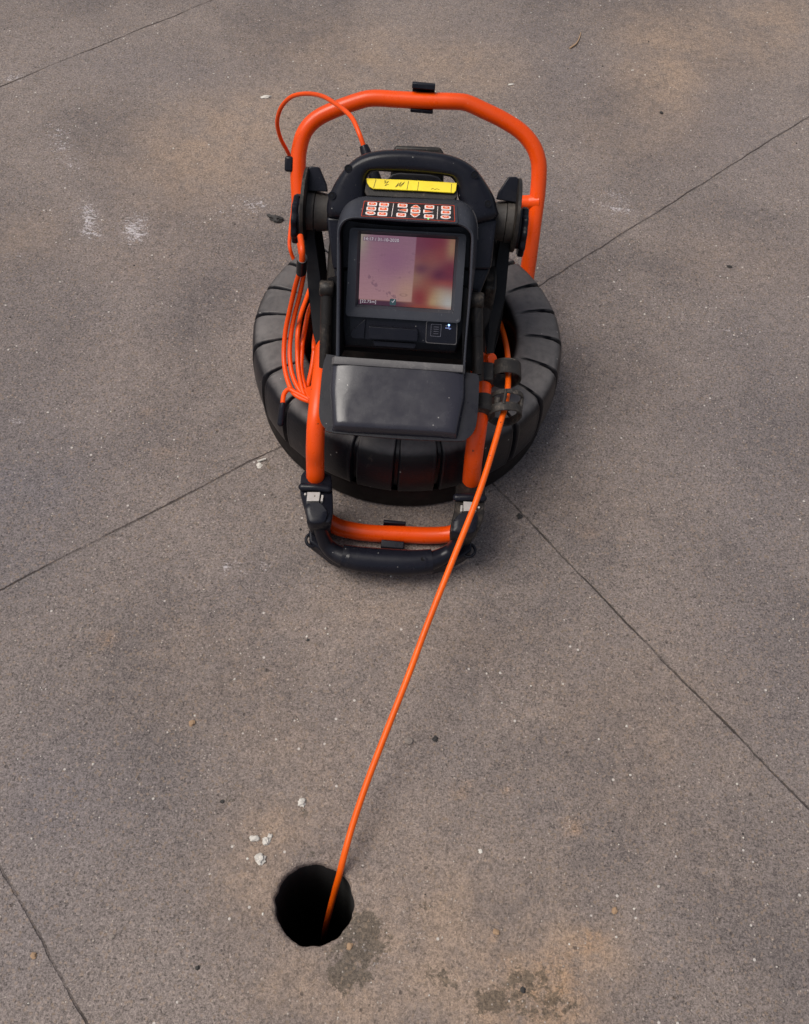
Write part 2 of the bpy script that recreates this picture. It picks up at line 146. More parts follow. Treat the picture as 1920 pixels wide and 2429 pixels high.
class NT:
    def __init__(s, name):
        s.m = bpy.data.materials.new(name); s.m.use_nodes = True
        s.t = s.m.node_tree; s.t.nodes.clear()
        s.out = s.n('ShaderNodeOutputMaterial'); s.b = s.n('ShaderNodeBsdfPrincipled')
        s.l(s.b.outputs[0], s.out.inputs[0])
    def n(s, typ, **kw):
        nd = s.t.nodes.new(typ)
        for k, v in kw.items(): setattr(nd, k, v)
        return nd
    def l(s, a, b): s.t.links.new(a, b)
    def put(s, sock, v):
        if hasattr(v, 'is_output') or isinstance(v, bpy.types.NodeSocket): s.l(v, sock)
        else: sock.default_value = v
    def math(s, op, a, b=0.0, c=0.0, clamp=False):
        nd = s.n('ShaderNodeMath', operation=op); nd.use_clamp = clamp
        s.put(nd.inputs[0], a); s.put(nd.inputs[1], b); s.put(nd.inputs[2], c)
        return nd.outputs[0]
    def ramp(s, v, lo, hi, a=0.0, b=1.0):
        nd = s.n('ShaderNodeMapRange'); nd.interpolation_type = 'SMOOTHSTEP'
        s.put(nd.inputs[0], v); nd.inputs[1].default_value = lo; nd.inputs[2].default_value = hi
        nd.inputs[3].default_value = a; nd.inputs[4].default_value = b
        return nd.outputs[0]
    def mix(s, f, a, b, blend='MIX'):
        nd = s.n('ShaderNodeMix', data_type='RGBA', blend_type=blend)
        s.put(nd.inputs[0], f); s.put(nd.inputs[6], a); s.put(nd.inputs[7], b)
        return nd.outputs[2]
    def noise(s, scale, detail=3, rough=.55, vec=None, dist=0.0):
        nd = s.n('ShaderNodeTexNoise'); nd.inputs['Scale'].default_value = scale
        nd.inputs['Detail'].default_value = detail; nd.inputs['Roughness'].default_value = rough
        nd.inputs['Distortion'].default_value = dist
        if vec is not None: s.l(vec, nd.inputs['Vector'])
        return nd.outputs[0]
    def voro(s, scale, vec=None, feature='F1'):
        nd = s.n('ShaderNodeTexVoronoi', feature=feature); nd.inputs['Scale'].default_value = scale
        if vec is not None: s.l(vec, nd.inputs['Vector'])
        return nd
    def bump(s, h, strength=.3, dist=.001, prev=None):
        nd = s.n('ShaderNodeBump'); nd.inputs['Strength'].default_value = strength; nd.inputs['Distance'].default_value = dist
        s.l(h, nd.inputs['Height'])
        if prev is not None: s.l(prev, nd.inputs['Normal'])
        return nd.outputs[0]
    def obj(s): return s.n('ShaderNodeTexCoord').outputs['Object']

def worn(name, col, rough, dust_col=(.16, .13, .11, 1), dust=.35, dust_scale=22, scuff=.0, scuff_col=(.3, .3, .31, 1), bump=.15, bscale=500, spec=.5, spots=.0, chips=.0):
    k = NT(name); o = k.obj()
    n1 = k.noise(dust_scale, 6, .65, o, .6); n2 = k.noise(dust_scale * 6, 4, .6, o)
    f = k.math('MULTIPLY', k.ramp(n1, .48, .78), k.ramp(n2, .3, .75))
    f = k.math('MULTIPLY', f, dust)
    tint = k.mix(k.ramp(k.noise(9, 2, .5, o), .3, .7), tuple(c * .88 for c in col[:3]) + (1,), tuple(min(1, c * 1.1) for c in col[:3]) + (1,))
    c = k.mix(f, tint, dust_col)
    if scuff > 0:
        mp = k.n('ShaderNodeMapping'); mp.inputs['Scale'].default_value = (900, 60, 200); mp.inputs['Rotation'].default_value = (.3, .5, .7); k.l(o, mp.inputs[0])
        s1 = k.ramp(k.noise(1.0, 2, .5, mp.outputs[0]), .68, .74)
        s1 = k.math('MULTIPLY', s1, k.ramp(k.noise(35, 3, .6, o), .52, .66))
        c = k.mix(k.math('MULTIPLY', s1, scuff), c, scuff_col)
    if spots > 0:
        v = k.voro(160, o); vd = k.ramp(v.outputs['Distance'], .16, .10, 0, 1)
        sep = k.n('ShaderNodeSeparateColor'); k.l(v.outputs['Color'], sep.inputs[0])
        vm = k.math('MULTIPLY', vd, k.math('GREATER_THAN', sep.outputs[0], .955))
        c = k.mix(k.math('MULTIPLY', vm, spots), c, (.45, .43, .4, 1))
    if chips > 0:
        vc = k.voro(70, o); wob = k.math('ADD', vc.outputs['Distance'], k.math('MULTIPLY', k.math('SUBTRACT', k.noise(320, 3, .6, o), .5), .35))
        sc2 = k.n('ShaderNodeSeparateColor'); k.l(vc.outputs['Color'], sc2.inputs[0])
        cm = k.math('MULTIPLY', k.ramp(wob, .13, .07, 0, 1), k.math('GREATER_THAN', sc2.outputs[0], .80))
        c = k.mix(k.math('MULTIPLY', cm, chips), c, (.10, .028, .016, 1))
    k.l(c, k.b.inputs['Base Color'])
    r = k.math('ADD', k.math('MULTIPLY', f, .35), k.ramp(k.noise(dust_scale * 2, 4, .6, o), .25, .75, max(.05, rough - .07), rough + .09))
    k.l(r, k.b.inputs['Roughness'])
    k.b.inputs['Specular IOR Level'].default_value = spec
    k.l(k.bump(k.noise(bscale, 2, .5, o), bump, .0006), k.b.inputs['Normal'])
    return k.m

M_BLACK = worn('black_plastic', (.0085, .0088, .0140, 1), .30, dust=.12, dust_col=(.11, .10, .095, 1), scuff=.18, spec=.24, spots=.5, bump=.10)
M_ARM = worn('satin_black_arm', (.003, .003, .0045, 1), .40, dust=.05, scuff=.3, spots=.5, spec=.18)
M_SHELL = worn('dark_shell_plastic', (.040, .042, .052, 1), .34, spec=.30, dust=.22, dust_col=(.13, .12, .115, 1), scuff=.5, spots=.4, bump=.08)
M_VISOR = worn('visor_plastic', (.027, .026, .035, 1), .22, spec=.42, dust=.035, dust_col=(.12, .11, .11, 1), scuff=.25, spots=.8, bump=.05)
M_VOID = worn('recess_shade_plastic', (.003, .003, .004, 1), .5, dust=.03, spec=.2, bump=.05)  # near-black base puts the shade of recesses into the colour
M_DIRTY = worn('dirty_black_plastic', (.014, .012, .011, 1), .45, spec=.3, dust_col=(.17, .135, .105, 1), dust=1.0, dust_scale=30, scuff=.6, scuff_col=(.25, .22, .19, 1), bump=.3)
M_SUPP = worn('grimy_support', (.016, .012, .010, 1), .7, dust_col=(.075, .052, .038, 1), dust=.9, dust_scale=30, bump=.4)
M_HUB = worn('dusty_grey_hub', (.050, .043, .038, 1), .6, dust_col=(.20, .17, .14, 1), dust=.8, dust_scale=40, bump=.3)
M_RING = worn('gritty_ring_plastic', (.024, .021, .019, 1), .5, dust_col=(.22, .18, .145, 1), dust=1.0, dust_scale=45, scuff=.6, scuff_col=(.3, .26, .22, 1), bump=.4, spec=.3)
M_GREY = worn('grey_scuffed_edge', (.085, .080, .082, 1), .45, dust=.8, dust_scale=45, dust_col=(.24, .22, .21, 1), scuff=.5, bump=.2)
def rubber():
    # black moulded rubber, rubbed clean on the wall and grey with settled dust on the flat of the tread
    k = NT('tyre_rubber'); o = k.obj()
    ge = k.n('ShaderNodeNewGeometry'); sx = k.n('ShaderNodeSeparateXYZ'); k.l(ge.outputs['Normal'], sx.inputs[0])
    n1 = k.noise(14, 6, .65, o, .6); n2 = k.noise(90, 4, .6, o); n3 = k.noise(5, 3, .5, o)
    flat = k.ramp(k.math('ADD', sx.outputs[2], k.math('MULTIPLY', k.math('SUBTRACT', n1, .5), .5)), .35, .95)
    dust = k.math('MULTIPLY', flat, k.ramp(k.math('ADD', k.math('MULTIPLY', n1, .6), k.math('MULTIPLY', n2, .4)), .28, .62, .55, 1.0))
    dust = k.math('MULTIPLY', dust, k.ramp(n3, .3, .65, .72, 1.0))
    c = k.mix(k.math('MULTIPLY', dust, .88), (.0085, .0085, .0115, 1), (.185, .168, .160, 1))
    sm = k.math('MULTIPLY', k.ramp(k.noise(26, 5, .7, o, 1.0), .60, .74), k.ramp(n2, .35, .6))
    c = k.mix(k.math('MULTIPLY', sm, .35), c, (.15, .12, .10, 1))
    v = k.voro(110, o); se = k.n('ShaderNodeSeparateColor'); k.l(v.outputs['Color'], se.inputs[0])
    c = k.mix(k.math('MULTIPLY', k.math('MULTIPLY', k.ramp(v.outputs['Distance'], .17, .10, 0, 1), k.math('GREATER_THAN', se.outputs[0], .94)), .7), c, (.45, .42, .39, 1))
    k.l(c, k.b.inputs['Base Color']); k.l(k.math('ADD', k.math('MULTIPLY', dust, .25), .36), k.b.inputs['Roughness']); k.b.inputs['Specular IOR Level'].default_value = .28
    h_ = k.math('ADD', k.noise(260, 3, .6, o), k.math('MULTIPLY', k.noise(30, 4, .6, o), 1.2))
    k.l(k.bump(h_, .35, .0010), k.b.inputs['Normal'])
    return k.m
M_RUBBER = rubber()
M_BASE = worn('drum_underside', (.009, .007, .007, 1), .6, dust_col=(.06, .04, .035, 1), dust=.5, spec=.2, bump=.2)
M_ORANGE = worn('orange_powder_coat', (.82, .076, .003, 1), .30, chips=.8, dust_col=(.38, .06, .02, 1), dust=.25, dust_scale=26, spec=.38, scuff=.35, scuff_col=(.9, .45, .25, 1), bump=.06, bscale=180, spots=.15)
M_CABLE = worn('orange_cable_jacket', (.84, .078, .003, 1), .38, dust_col=(.45, .07, .01, 1), dust=.25, spec=.35, dust_scale=60, bump=.05)
M_ROD = worn('orange_rod_sheath', (.90, .118, .002, 1), .36, chips=.8, dust_col=(.30, .04, .01, 1), dust=.5, spec=.35, dust_scale=45, bump=.05)
M_YELLOW = worn('yellow_label', (.95, .72, .015, 1), .5, dust_col=(.35, .26, .05, 1), dust=.35, dust_scale=60, bump=.05)
M_INK = worn('marker_ink', (.10, .075, .03, 1), .6, dust=.0)
M_BTN = worn('orange_button', (.80, .13, .035, 1), .45, dust=.3, dust_scale=120)
M_WHITE = worn('button_outline', (.85, .74, .69, 1), .5, dust=.2, dust_scale=120)
M_RED = worn('red_border_line', (.52, .06, .025, 1), .5, dust=.3, dust_scale=120)
M_KEYBG = worn('keypad_black', (.02, .016, .018, 1), .45, dust_col=(.2, .16, .14, 1), dust=.4, dust_scale=60)
M_STONE_W = worn('white_chip', (.62, .58, .52, 1), .8, dust_col=(.32, .28, .22, 1), dust=.7, dust_scale=150, bump=.8, bscale=400)
M_STONE_D = worn('dark_pebble', (.03, .027, .025, 1), .7, dust=.3, dust_scale=150, bump=.8, bscale=400)
M_STONE_G = worn('grey_pebble', (.25, .21, .18, 1), .8, dust=.5, dust_scale=150, bump=.8, bscale=400)
M_TAN = worn('tan_crumb', (.34, .22, .13, 1), .8, dust=.5, dust_scale=150, bump=.8, bscale=400)
M_HOLE = worn('hole_wall', (.006, .005, .005, 1), .95, dust_col=(.03, .025, .02, 1), dust=.4, dust_scale=40, bump=.6, bscale=200)  # wall coloured near black to carry the shade of the depth
def metal():
    k = NT('brushed_steel'); o = k.obj()
    k.b.inputs['Base Color'].default_value = (.50, .47, .44, 1); k.b.inputs['Metallic'].default_value = .35
    k.l(k.ramp(k.noise(160, 4, .6, o), .3, .7, .32, .5), k.b.inputs['Roughness'])
    return k.m
M_STEEL = metal()
def emit(name, col, s):
    k = NT(name); k.b.inputs['Base Color'].default_value = (.02, .02, .02, 1)
    k.b.inputs['Emission Color'].default_value = col; k.b.inputs['Emission Strength'].default_value = s
    k.b.inputs['Roughness'].default_value = .3
    return k.m
M_LED = emit('blue_led', (.25, .45, 1, 1), 3.0)
M_GLED = emit('green_led', (.2, 1, .25, 1), 1.2)
M_TEXT = emit('screen_text_white', (.80, .74, .80, 1), .38)
M_ICON = worn('icon_grey', (.12, .12, .15, 1), .5, dust=.0)
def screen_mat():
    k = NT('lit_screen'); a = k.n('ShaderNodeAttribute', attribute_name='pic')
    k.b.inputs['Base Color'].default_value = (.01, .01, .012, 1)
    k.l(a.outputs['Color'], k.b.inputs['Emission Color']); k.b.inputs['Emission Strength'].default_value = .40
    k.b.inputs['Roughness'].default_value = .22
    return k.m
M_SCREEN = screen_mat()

# ------------------------------------------------------------------ mesh helpers
def catmull(P, n=8):
    P = [Vector(p) for p in P]; out = []
    for i in range(len(P) - 1):
        p0 = P[i - 1] if i else P[0] * 2 - P[1]
        p1, p2 = P[i], P[i + 1]
        p3 = P[i + 2] if i + 2 < len(P) else P[-1] * 2 - P[-2]
        for j in range(n):
            t = j / n
            out.append(.5 * ((2 * p1) + (p2 - p0) * t + (2 * p0 - 5 * p1 + 4 * p2 - p3) * t * t + (3 * p1 - p0 - 3 * p2 + p3) * t ** 3))
    out.append(P[-1].copy())
    return out

class MB:
    def __init__(s): s.v = []; s.f = []; s.mi = []
    def add(s, vs, fs, mi=0):
        b = len(s.v); s.v += [tuple(x) for x in vs]
        s.f += [tuple(b + i for i in f) for f in fs]; s.mi += [mi] * len(fs)
        return s
    def loops(s, L, closed=True, cap0=False, cap1=False, mi=0, ring=False):
        n = len(L[0]); vs = [p for l in L for p in l]; fs = []
        for i in range(len(L) - (0 if ring else 1)):
            i2 = (i + 1) % len(L)
            for j in range(n if closed else n - 1):
                k = (j + 1) % n
                fs.append((i * n + j, i * n + k, i2 * n + k, i2 * n + j))
        if cap0: fs.append(tuple(range(n))[::-1])
        if cap1: fs.append(tuple((len(L) - 1) * n + j for j in range(n)))
        return s.add(vs, fs, mi)
    def tube(s, P, r, n=16, sub=8, smooth=True, mi=0, squash=1.0, flat=None, caps=True, round_end=False):
        C = catmull(P, sub) if smooth else [Vector(p) for p in P]
        if not callable(r): rr = r; r = lambda t: rr
        T = [(C[min(i + 1, len(C) - 1)] - C[max(i - 1, 0)]).normalized() for i in range(len(C))]
        up = flat if flat is not None else Vector((0, 0, 1))
        if abs(T[0].dot(up)) > .9: up = Vector((1, 0, 0))
        N = (up - T[0] * T[0].dot(up)).normalized(); L = []
        for i, c in enumerate(C):
            N = (N - T[i] * N.dot(T[i])).normalized(); B = T[i].cross(N)
            q = r(i / (len(C) - 1))
            L.append([c + q * (math.cos(a) * B + squash * math.sin(a) * N) for a in [2 * PI * j / n for j in range(n)]])
        if round_end:
            for e, sgn in ((0, -1), (-1, 1)):
                c, t = C[e], T[e]; base = L[e]; q = (base[0] - c).length; ex = []
                for f in (.35, .65, .88):
                    ex.append([c + (p - c) * math.sqrt(1 - f * f) + t * sgn * q * f for p in base])
                if e == 0: L = ex[::-1] + L
                else: L = L + ex
        return s.loops(L, True, caps, caps, mi)
    def cyl(s, a, b, r, n=32, mi=0, r2=None, bev=.0):
        a, b = Vector(a), Vector(b); d = (b - a).normalized()
        if r2 is None: r2 = r
        if bev > 0: st = [(a, r - bev), (a + d * bev, r), (b - d * bev, r2), (b, r2 - bev)]
        else: st = [(a, r), (b, r2)]
        u = d.orthogonal().normalized(); v = d.cross(u)
        return s.loops([[c + q * (math.cos(2 * PI * j / n) * u + math.sin(2 * PI * j / n) * v) for j in range(n)] for c, q in st], True, True, True, mi)
    def prism(s, poly, d, mi=0):
        poly = [Vector(p) for p in poly]; d = Vector(d); n = len(poly)
        return s.loops([poly, [p + d for p in poly]], True, True, True, mi)
    def box(s, c, sx, sy, sz, X=(1, 0, 0), Y=(0, 1, 0), Z=(0, 0, 1), mi=0):
        c, X, Y, Z = Vector(c), Vector(X) * sx / 2, Vector(Y) * sy / 2, Vector(Z) * sz / 2
        return s.prism([c - X - Y - Z, c + X - Y - Z, c + X + Y - Z, c - X + Y - Z], Z * 2, mi)
    def ringtube(s, c, axis, Ro, Ri, ln, n=48, mi=0, bev=.0008, a0=0, a1=2 * PI, wob=0):
        c = Vector(c); ax = Vector(axis).normalized(); u = ax.orthogonal().normalized(); v = ax.cross(u); L = []
        prof = [(Ri, -ln / 2 + bev), (Ri + bev, -ln / 2), (Ro - bev, -ln / 2), (Ro, -ln / 2 + bev), (Ro, ln / 2 - bev), (Ro - bev, ln / 2), (Ri + bev, ln / 2), (Ri, ln / 2 - bev)]
        for j in range(n):
            a = a0 + (a1 - a0) * j / n
            dr = wob * math.sin(3 * a + 1)
            L.append([c + ax * h + (q + dr) * (math.cos(a) * u + math.sin(a) * v) for q, h in prof])
        return s.loops(L, True, False, False, mi, ring=True)
    def build(s, name, mats, parent=None, bevel=0.0, seg=3, sharp=38, fix=True):
        me = bpy.data.meshes.new(name)
        off = Vector((0, 0, 0))
        root = parent
        while root is not None and root.parent is not None: root = root.parent
        if root is not None: off = root.location
        me.from_pydata([tuple(Vector(v) - off) for v in s.v], [], s.f)
        if not isinstance(mats, (list, tuple)): mats = [mats]
        for m in mats: me.materials.append(m)
        for p, i in zip(me.polygons, s.mi): p.material_index = i; p.use_smooth = True
        if fix:
            bm = bmesh.new(); bm.from_mesh(me)
            bmesh.ops.remove_doubles(bm, verts=bm.verts, dist=1e-6)
            bmesh.ops.recalc_face_normals(bm, faces=bm.faces); bm.to_mesh(me); bm.free()
        me.set_sharp_from_angle(angle=R(sharp))
        o = bpy.data.objects.new(name, me); COL.objects.link(o)
        if parent is not None: o.parent = parent
        if bevel > 0:
            b = o.modifiers.new('bevel', 'BEVEL'); b.width = bevel; b.segments = seg; b.limit_method = 'ANGLE'; b.angle_limit = R(38)
            b.harden_normals = False
        return o

def rquad(c4, r, seg=6):
    c4 = [Vector(c) for c in c4]; out = []
    for i in range(4):
        p, a, b = c4[i], c4[i - 1], c4[(i + 1) % 4]
        d1, d2 = (a - p).normalized(), (b - p).normalized()
        p1, p2 = p + d1 * r, p + d2 * r
        for j in range(seg + 1):
            t = j / seg
            out.append((1 - t) ** 2 * p1 + 2 * t * (1 - t) * p + t * t * p2)
    return out

def tag(o, label=None, cat=None, group=None, kind=None):
    if label: o['label'] = label
    if cat: o['category'] = cat
    if group: o['group'] = group
    if kind: o['kind'] = kind
    return o
def thing(name, label, cat, loc):
    o = bpy.data.objects.new(name, None); COL.objects.link(o); o.location = loc; o.empty_display_size = .1
    return tag(o, label, cat)

# ================================================================== GROUND: one sheet with a drilled hole
HX, HY = PTS['g']['hole']; HR = .0518
def hole_r(a):
    return HR * (1 + .012 * math.sin(3 * a + .6) + .010 * math.sin(7 * a + 2) + .008 * math.sin(13 * a) + .055 * max(0, math.cos((a - R(178)) * 9)) * (abs(((a - R(178) + PI) % (2 * PI)) - PI) < R(10)) + .022 * noise.noise((math.cos(a) * 4, math.sin(a) * 4, 3)) + .012 * noise.noise((math.cos(a) * 14, math.sin(a) * 14, 8)))
def build_ground():
    st = .012
    x0, x1, y0, y1 = -1.30, 1.25, -.12, 2.76
    def axis(a, b):
        n = round((b - a) / st); core = [a + (b - a) * i / n for i in range(n + 1)]
        return [a - 90, a - 30, a - 8, a - 2, a - .5] + core + [b + .5, b + 2, b + 8, b + 30, b + 90]
    xs, ys = axis(x0, x1), axis(y0, y1)
    nx, ny = len(xs), len(ys)
    V = [(x, y, 0) for y in ys for x in xs]
    idx = lambda i, j: j * nx + i
    hole = lambda i, j: abs((xs[i] + xs[i + 1]) / 2 - HX) < .075 and abs((ys[j] + ys[j + 1]) / 2 - HY) < .075
    F = [(idx(i, j), idx(i + 1, j), idx(i + 1, j + 1), idx(i, j + 1)) for j in range(ny - 1) for i in range(nx - 1) if not hole(i, j)]
    I = [i for i in range(nx - 1) for j in range(ny - 1) if hole(i, j)]; J = [j for i in range(nx - 1) for j in range(ny - 1) if hole(i, j)]
    i0, i1, j0, j1 = min(I), max(I) + 1, min(J), max(J) + 1
    per = [idx(i, j0) for i in range(i0, i1)] + [idx(i1, j) for j in range(j0, j1)] + [idx(i, j1) for i in range(i1, i0, -1)] + [idx(i0, j) for j in range(j1, j0, -1)]
    K = 4                                     # three extra rim points per outer point
    n = len(per); b = len(V)
    angs = []
    for q in range(n):
        a = math.atan2(V[per[q]][1] - HY, V[per[q]][0] - HX); angs.append(a)
    for q in range(1, n):
        while angs[q] < angs[q - 1]: angs[q] += 2 * PI
    rim = []
    for q in range(n):
        a, c = angs[q], (angs[q + 1] if q + 1 < n else angs[0] + 2 * PI)
        for t in range(K): rim.append(a + (c - a) * t / K)
    lip = [(1.16, 0.0), (1.05, -.0004), (1.0, -.003), (.985, -.012)]
    for q, (f, z) in enumerate(lip):
        for a in rim:
            rr = hole_r(a) * f if q else HR * f
            V.append((HX + rr * math.cos(a), HY + rr * math.sin(a), z))
    m = len(rim)
    for q in range(n):
        p1, p2 = per[q], per[(q + 1) % n]
        ring = [b + (q * K + t) % m for t in range(K + 1)]
        F.append(tuple([p1, p2] + ring[::-1]))
    for l in range(len(lip) - 1):
        for q in range(m):
            q2 = (q + 1) % m
            F.append((b + l * m + q, b + l * m + q2, b + (l + 1) * m + q2, b + (l + 1) * m + q))
    me = bpy.data.meshes.new('ground'); me.from_pydata(V, [], F)
    # stains: where dust, rust, chalk and damp lie, plus painted shadow under the grip
    def field(bl, x, y):
        s = 0
        for cx, cy, rx, ry, k in bl:
            dx, dy = (x - cx) / rx, (y - cy) / ry
            d = dx * dx + dy * dy
            if d < 6: s += k * math.exp(-d)
        return min(1.2, s)
    names = ['tan', 'blue', 'white', 'dark', 'rust']
    at = {k: [0.0] * len(V) for k in names}
    for i, (x, y, z) in enumerate(V):
        if x0 - .1 < x < x1 + .1 and y0 - .1 < y < y1 + .1:
            for k in names: at[k][i] = field(PTS[k], x, y)
    for k in names:
        a = me.attributes.new('stain_' + k, 'FLOAT', 'POINT'); a.data.foreach_set('value', at[k])
    for p in me.polygons: p.use_smooth = True
    bm = bmesh.new(); bm.from_mesh(me); bmesh.ops.recalc_face_normals(bm, faces=bm.faces)
    if sum(f.normal.z for f in bm.faces) < 0: bmesh.ops.reverse_faces(bm, faces=bm.faces)
    bm.to_mesh(me); bm.free()
    o = bpy.data.objects.new('ground', me); COL.objects.link(o); tag(o, kind='structure')
    me.materials.append(ground_mat())
    return o

JOINTS = [((-.962, 1.839), (-.574, 2.232), -3, 4), ((-.604, .643), (-.224, .953), -3, .62), ((.229, 1.400), (.829, 2.001), -.45, 6), ((.155, .908), (.590, .437), -.45, 6), ((-.482, .244), (-.328, .075), -.35, 6)]
def ground_mat():
    k = NT('worn_concrete'); o = k.n('ShaderNodeTexCoord').outputs['Object']
    A = {}
    for nm in ('tan', 'blue', 'white', 'dark', 'rust'):
        A[nm] = k.n('ShaderNodeAttribute', attribute_name='stain_' + nm).outputs['Fac']
    big = k.noise(3.2, 5, .6, o, .4); med = k.noise(14, 5, .62, o, .3); fine = k.noise(60, 4, .65, o); grain = k.noise(285, 3, .7, o); grit = k.noise(520, 2, .6, o)
    big2 = k.noise(1.7, 3, .55, o, .8)
    c = k.mix(k.ramp(k.math('ADD', k.math('MULTIPLY', big, .55), k.math('MULTIPLY', big2, .45)), .36, .62), (.141, .119, .112, 1), (.226, .186, .166, 1))
    c = k.mix(k.math('MULTIPLY', k.ramp(med, .40, .72), .30), c, (.235, .192, .166, 1))
    # stains
    t = k.math('MULTIPLY', A['tan'], k.ramp(k.math('ADD', med, k.math('MULTIPLY', fine, .4)), .42, .92, .35, 1.15))
    c = k.mix(k.math('MULTIPLY', t, .80, clamp=True), c, (.312, .228, .170, 1))
    c = k.mix(k.math('MULTIPLY', k.math('MULTIPLY', A['blue'], k.ramp(med, .3, .7, .5, 1.1)), .85, clamp=True), c, (.160, .141, .143, 1))
    rr = k.math('MULTIPLY', A['rust'], k.ramp(k.math('ADD', fine, k.math('MULTIPLY', grain, .5)), .55, .95))
    c = k.mix(k.math('MULTIPLY', rr, 1.3, clamp=True), c, (.310, .200, .125, 1))
    dk = k.math('MULTIPLY', A['dark'], k.ramp(k.math('ADD', k.math('MULTIPLY', med, .5), fine), .50, 1.0, .25, 1.25))
    c = k.mix(k.math('MULTIPLY', k.ramp(k.math('ADD', dk, k.math('MULTIPLY', k.math('SUBTRACT', k.noise(75, 5, .75, o, .8), .5), k.ramp(A['dark'], .65, 1.0, 1.5, .35))), .26, .42), .74, clamp=True), c, (.088, .072, .054, 1))
    # grain: light and dark aggregate
    g = k.math('ADD', k.math('MULTIPLY', k.ramp(grain, .28, .72, -1, 1), k.ramp(A['tan'], 0, .8, .33, .20)), k.math('MULTIPLY', k.ramp(grit, .3, .7, -1, 1), k.ramp(A['tan'], 0, .8, .29, .20)))
    g = k.math('ADD', g, k.math('MULTIPLY', k.ramp(fine, .3, .7, -1, 1), .10))
    cell = k.voro(330, o); sp = k.n('ShaderNodeSeparateColor'); k.l(cell.outputs['Color'], sp.inputs[0])
    g = k.math('ADD', g, k.math('MULTIPLY', k.math('SUBTRACT', sp.outputs[1], .5), .46))
    c = k.mix(1.0, c, k.math('ADD', g, 1.0), 'MULTIPLY')
    tw = k.ramp(sp.outputs[2], .86, 1.0); c = k.mix(k.math('MULTIPLY', tw, .40), c, (.33, .235, .16, 1))
    # pale stone specks and dark pits
    v2 = k.voro(210, o); s2 = k.n('ShaderNodeSeparateColor'); k.l(v2.outputs['Color'], s2.inputs[0])
    spk = k.math('MULTIPLY', k.ramp(v2.outputs['Distance'], .34, .16, 0, 1), k.math('GREATER_THAN', s2.outputs[0], .93))
    c = k.mix(k.math('MULTIPLY', spk, .75), c, (.50, .43, .37, 1))
    v3 = k.voro(85, o); s3 = k.n('ShaderNodeSeparateColor'); k.l(v3.outputs['Color'], s3.inputs[0])
    sp3 = k.math('MULTIPLY', k.ramp(v3.outputs['Distance'], .20, .12, 0, 1), k.math('GREATER_THAN', s3.outputs[0], .972))
    c = k.mix(k.math('MULTIPLY', sp3, .8), c, (.62, .57, .52, 1))
    pit = k.math('MULTIPLY', k.ramp(v3.outputs['Distance'], .26, .12, 0, 1), k.math('LESS_THAN', s3.outputs[1], .03))
    c = k.mix(k.math('MULTIPLY', pit, .6), c, (.05, .04, .035, 1))
    # chalky scuffs, broken up by the grain
    mpw = k.n('ShaderNodeMapping'); mpw.inputs['Scale'].default_value = (60, 190, 1); mpw.inputs['Rotation'].default_value = (0, 0, .45); k.l(o, mpw.inputs[0])
    wn = k.math('ADD', k.math('MULTIPLY', k.noise(1.0, 5, .7, mpw.outputs[0], .8), .55), k.math('MULTIPLY', k.noise(38, 5, .75, o, 1.6), .45))
    wn = k.math('ADD', wn, k.math('MULTIPLY', k.math('SUBTRACT', grain, .5), .45))
    wn = k.math('ADD', k.math('MULTIPLY', k.math('SUBTRACT', wn, .5), 2.3), .5)
    wh = k.math('SUBTRACT', wn, k.math('SUBTRACT', .745, k.math('MULTIPLY', A['white'], .40)))
    wh = k.math('MULTIPLY', k.ramp(wh, .0, .30), k.ramp(A['white'], .06, .3))
    c = k.mix(k.math('MULTIPLY', wh, .80), c, (.60, .56, .57, 1))
    # hairline sawn joints
    sep = k.n('ShaderNodeSeparateXYZ'); k.l(o, sep.inputs[0]); X, Y = sep.outputs[0], sep.outputs[1]
    warp = k.math('MULTIPLY', k.math('SUBTRACT', k.noise(9, 4, .6, o), .5), .012)
    warp = k.math('ADD', warp, k.math('MULTIPLY', k.math('SUBTRACT', k.noise(120, 2, .6, o), .5), .0022))
    jm = None
    for (p, q, t0, t1) in JOINTS:
        d = (Vector(q) - Vector(p)).normalized(); nx, ny = -d.y, d.x; c0 = nx * p[0] + ny * p[1]
        dist = k.math('ADD', k.math('MULTIPLY', k.math('SUBTRACT', k.noise(45, 4, .7, o), .5), .0024), k.math('ABSOLUTE', k.math('ADD', k.math('SUBTRACT', k.math('ADD', k.math('MULTIPLY', X, nx), k.math('MULTIPLY', Y, ny)), c0), warp)))
        tt = k.math('SUBTRACT', k.math('ADD', k.math('MULTIPLY', X, d.x), k.math('MULTIPLY', Y, d.y)), d.x * p[0] + d.y * p[1])
        on = k.math('MULTIPLY', k.math('GREATER_THAN', tt, t0), k.math('LESS_THAN', tt, t1))
        jmask = k.math('MULTIPLY', k.ramp(dist, .0021, .0008, 0, 1), on)
        jm = jmask if jm is None else k.math('MAXIMUM', jm, jmask)
    jv = k.math('MULTIPLY', jm, k.ramp(k.noise(11, 5, .65, o), .30, .62, .30, 1.0))
    c = k.mix(k.math('MULTIPLY', jv, .85), c, (.035, .026, .022, 1))
    k.l(c, k.b.inputs['Base Color'])
    k.l(k.ramp(med, .3, .7, .72, .9), k.b.inputs['Roughness']); k.b.inputs['Specular IOR Level'].default_value = .3
    h = k.math('ADD', k.math('MULTIPLY', grain, 1.0), k.math('ADD', k.math('MULTIPLY', grit, .6), k.math('MULTIPLY', fine, .8)))
    h = k.math('SUBTRACT', h, k.math('MULTIPLY', jv, 2.2)); h = k.math('SUBTRACT', h, k.math('MULTIPLY', pit, .8))
    h = k.math('ADD', h, k.math('MULTIPLY', spk, .5))
    k.l(k.bump(h, .8, .0020), k.b.inputs['Normal'])
    return k.m
build_ground()

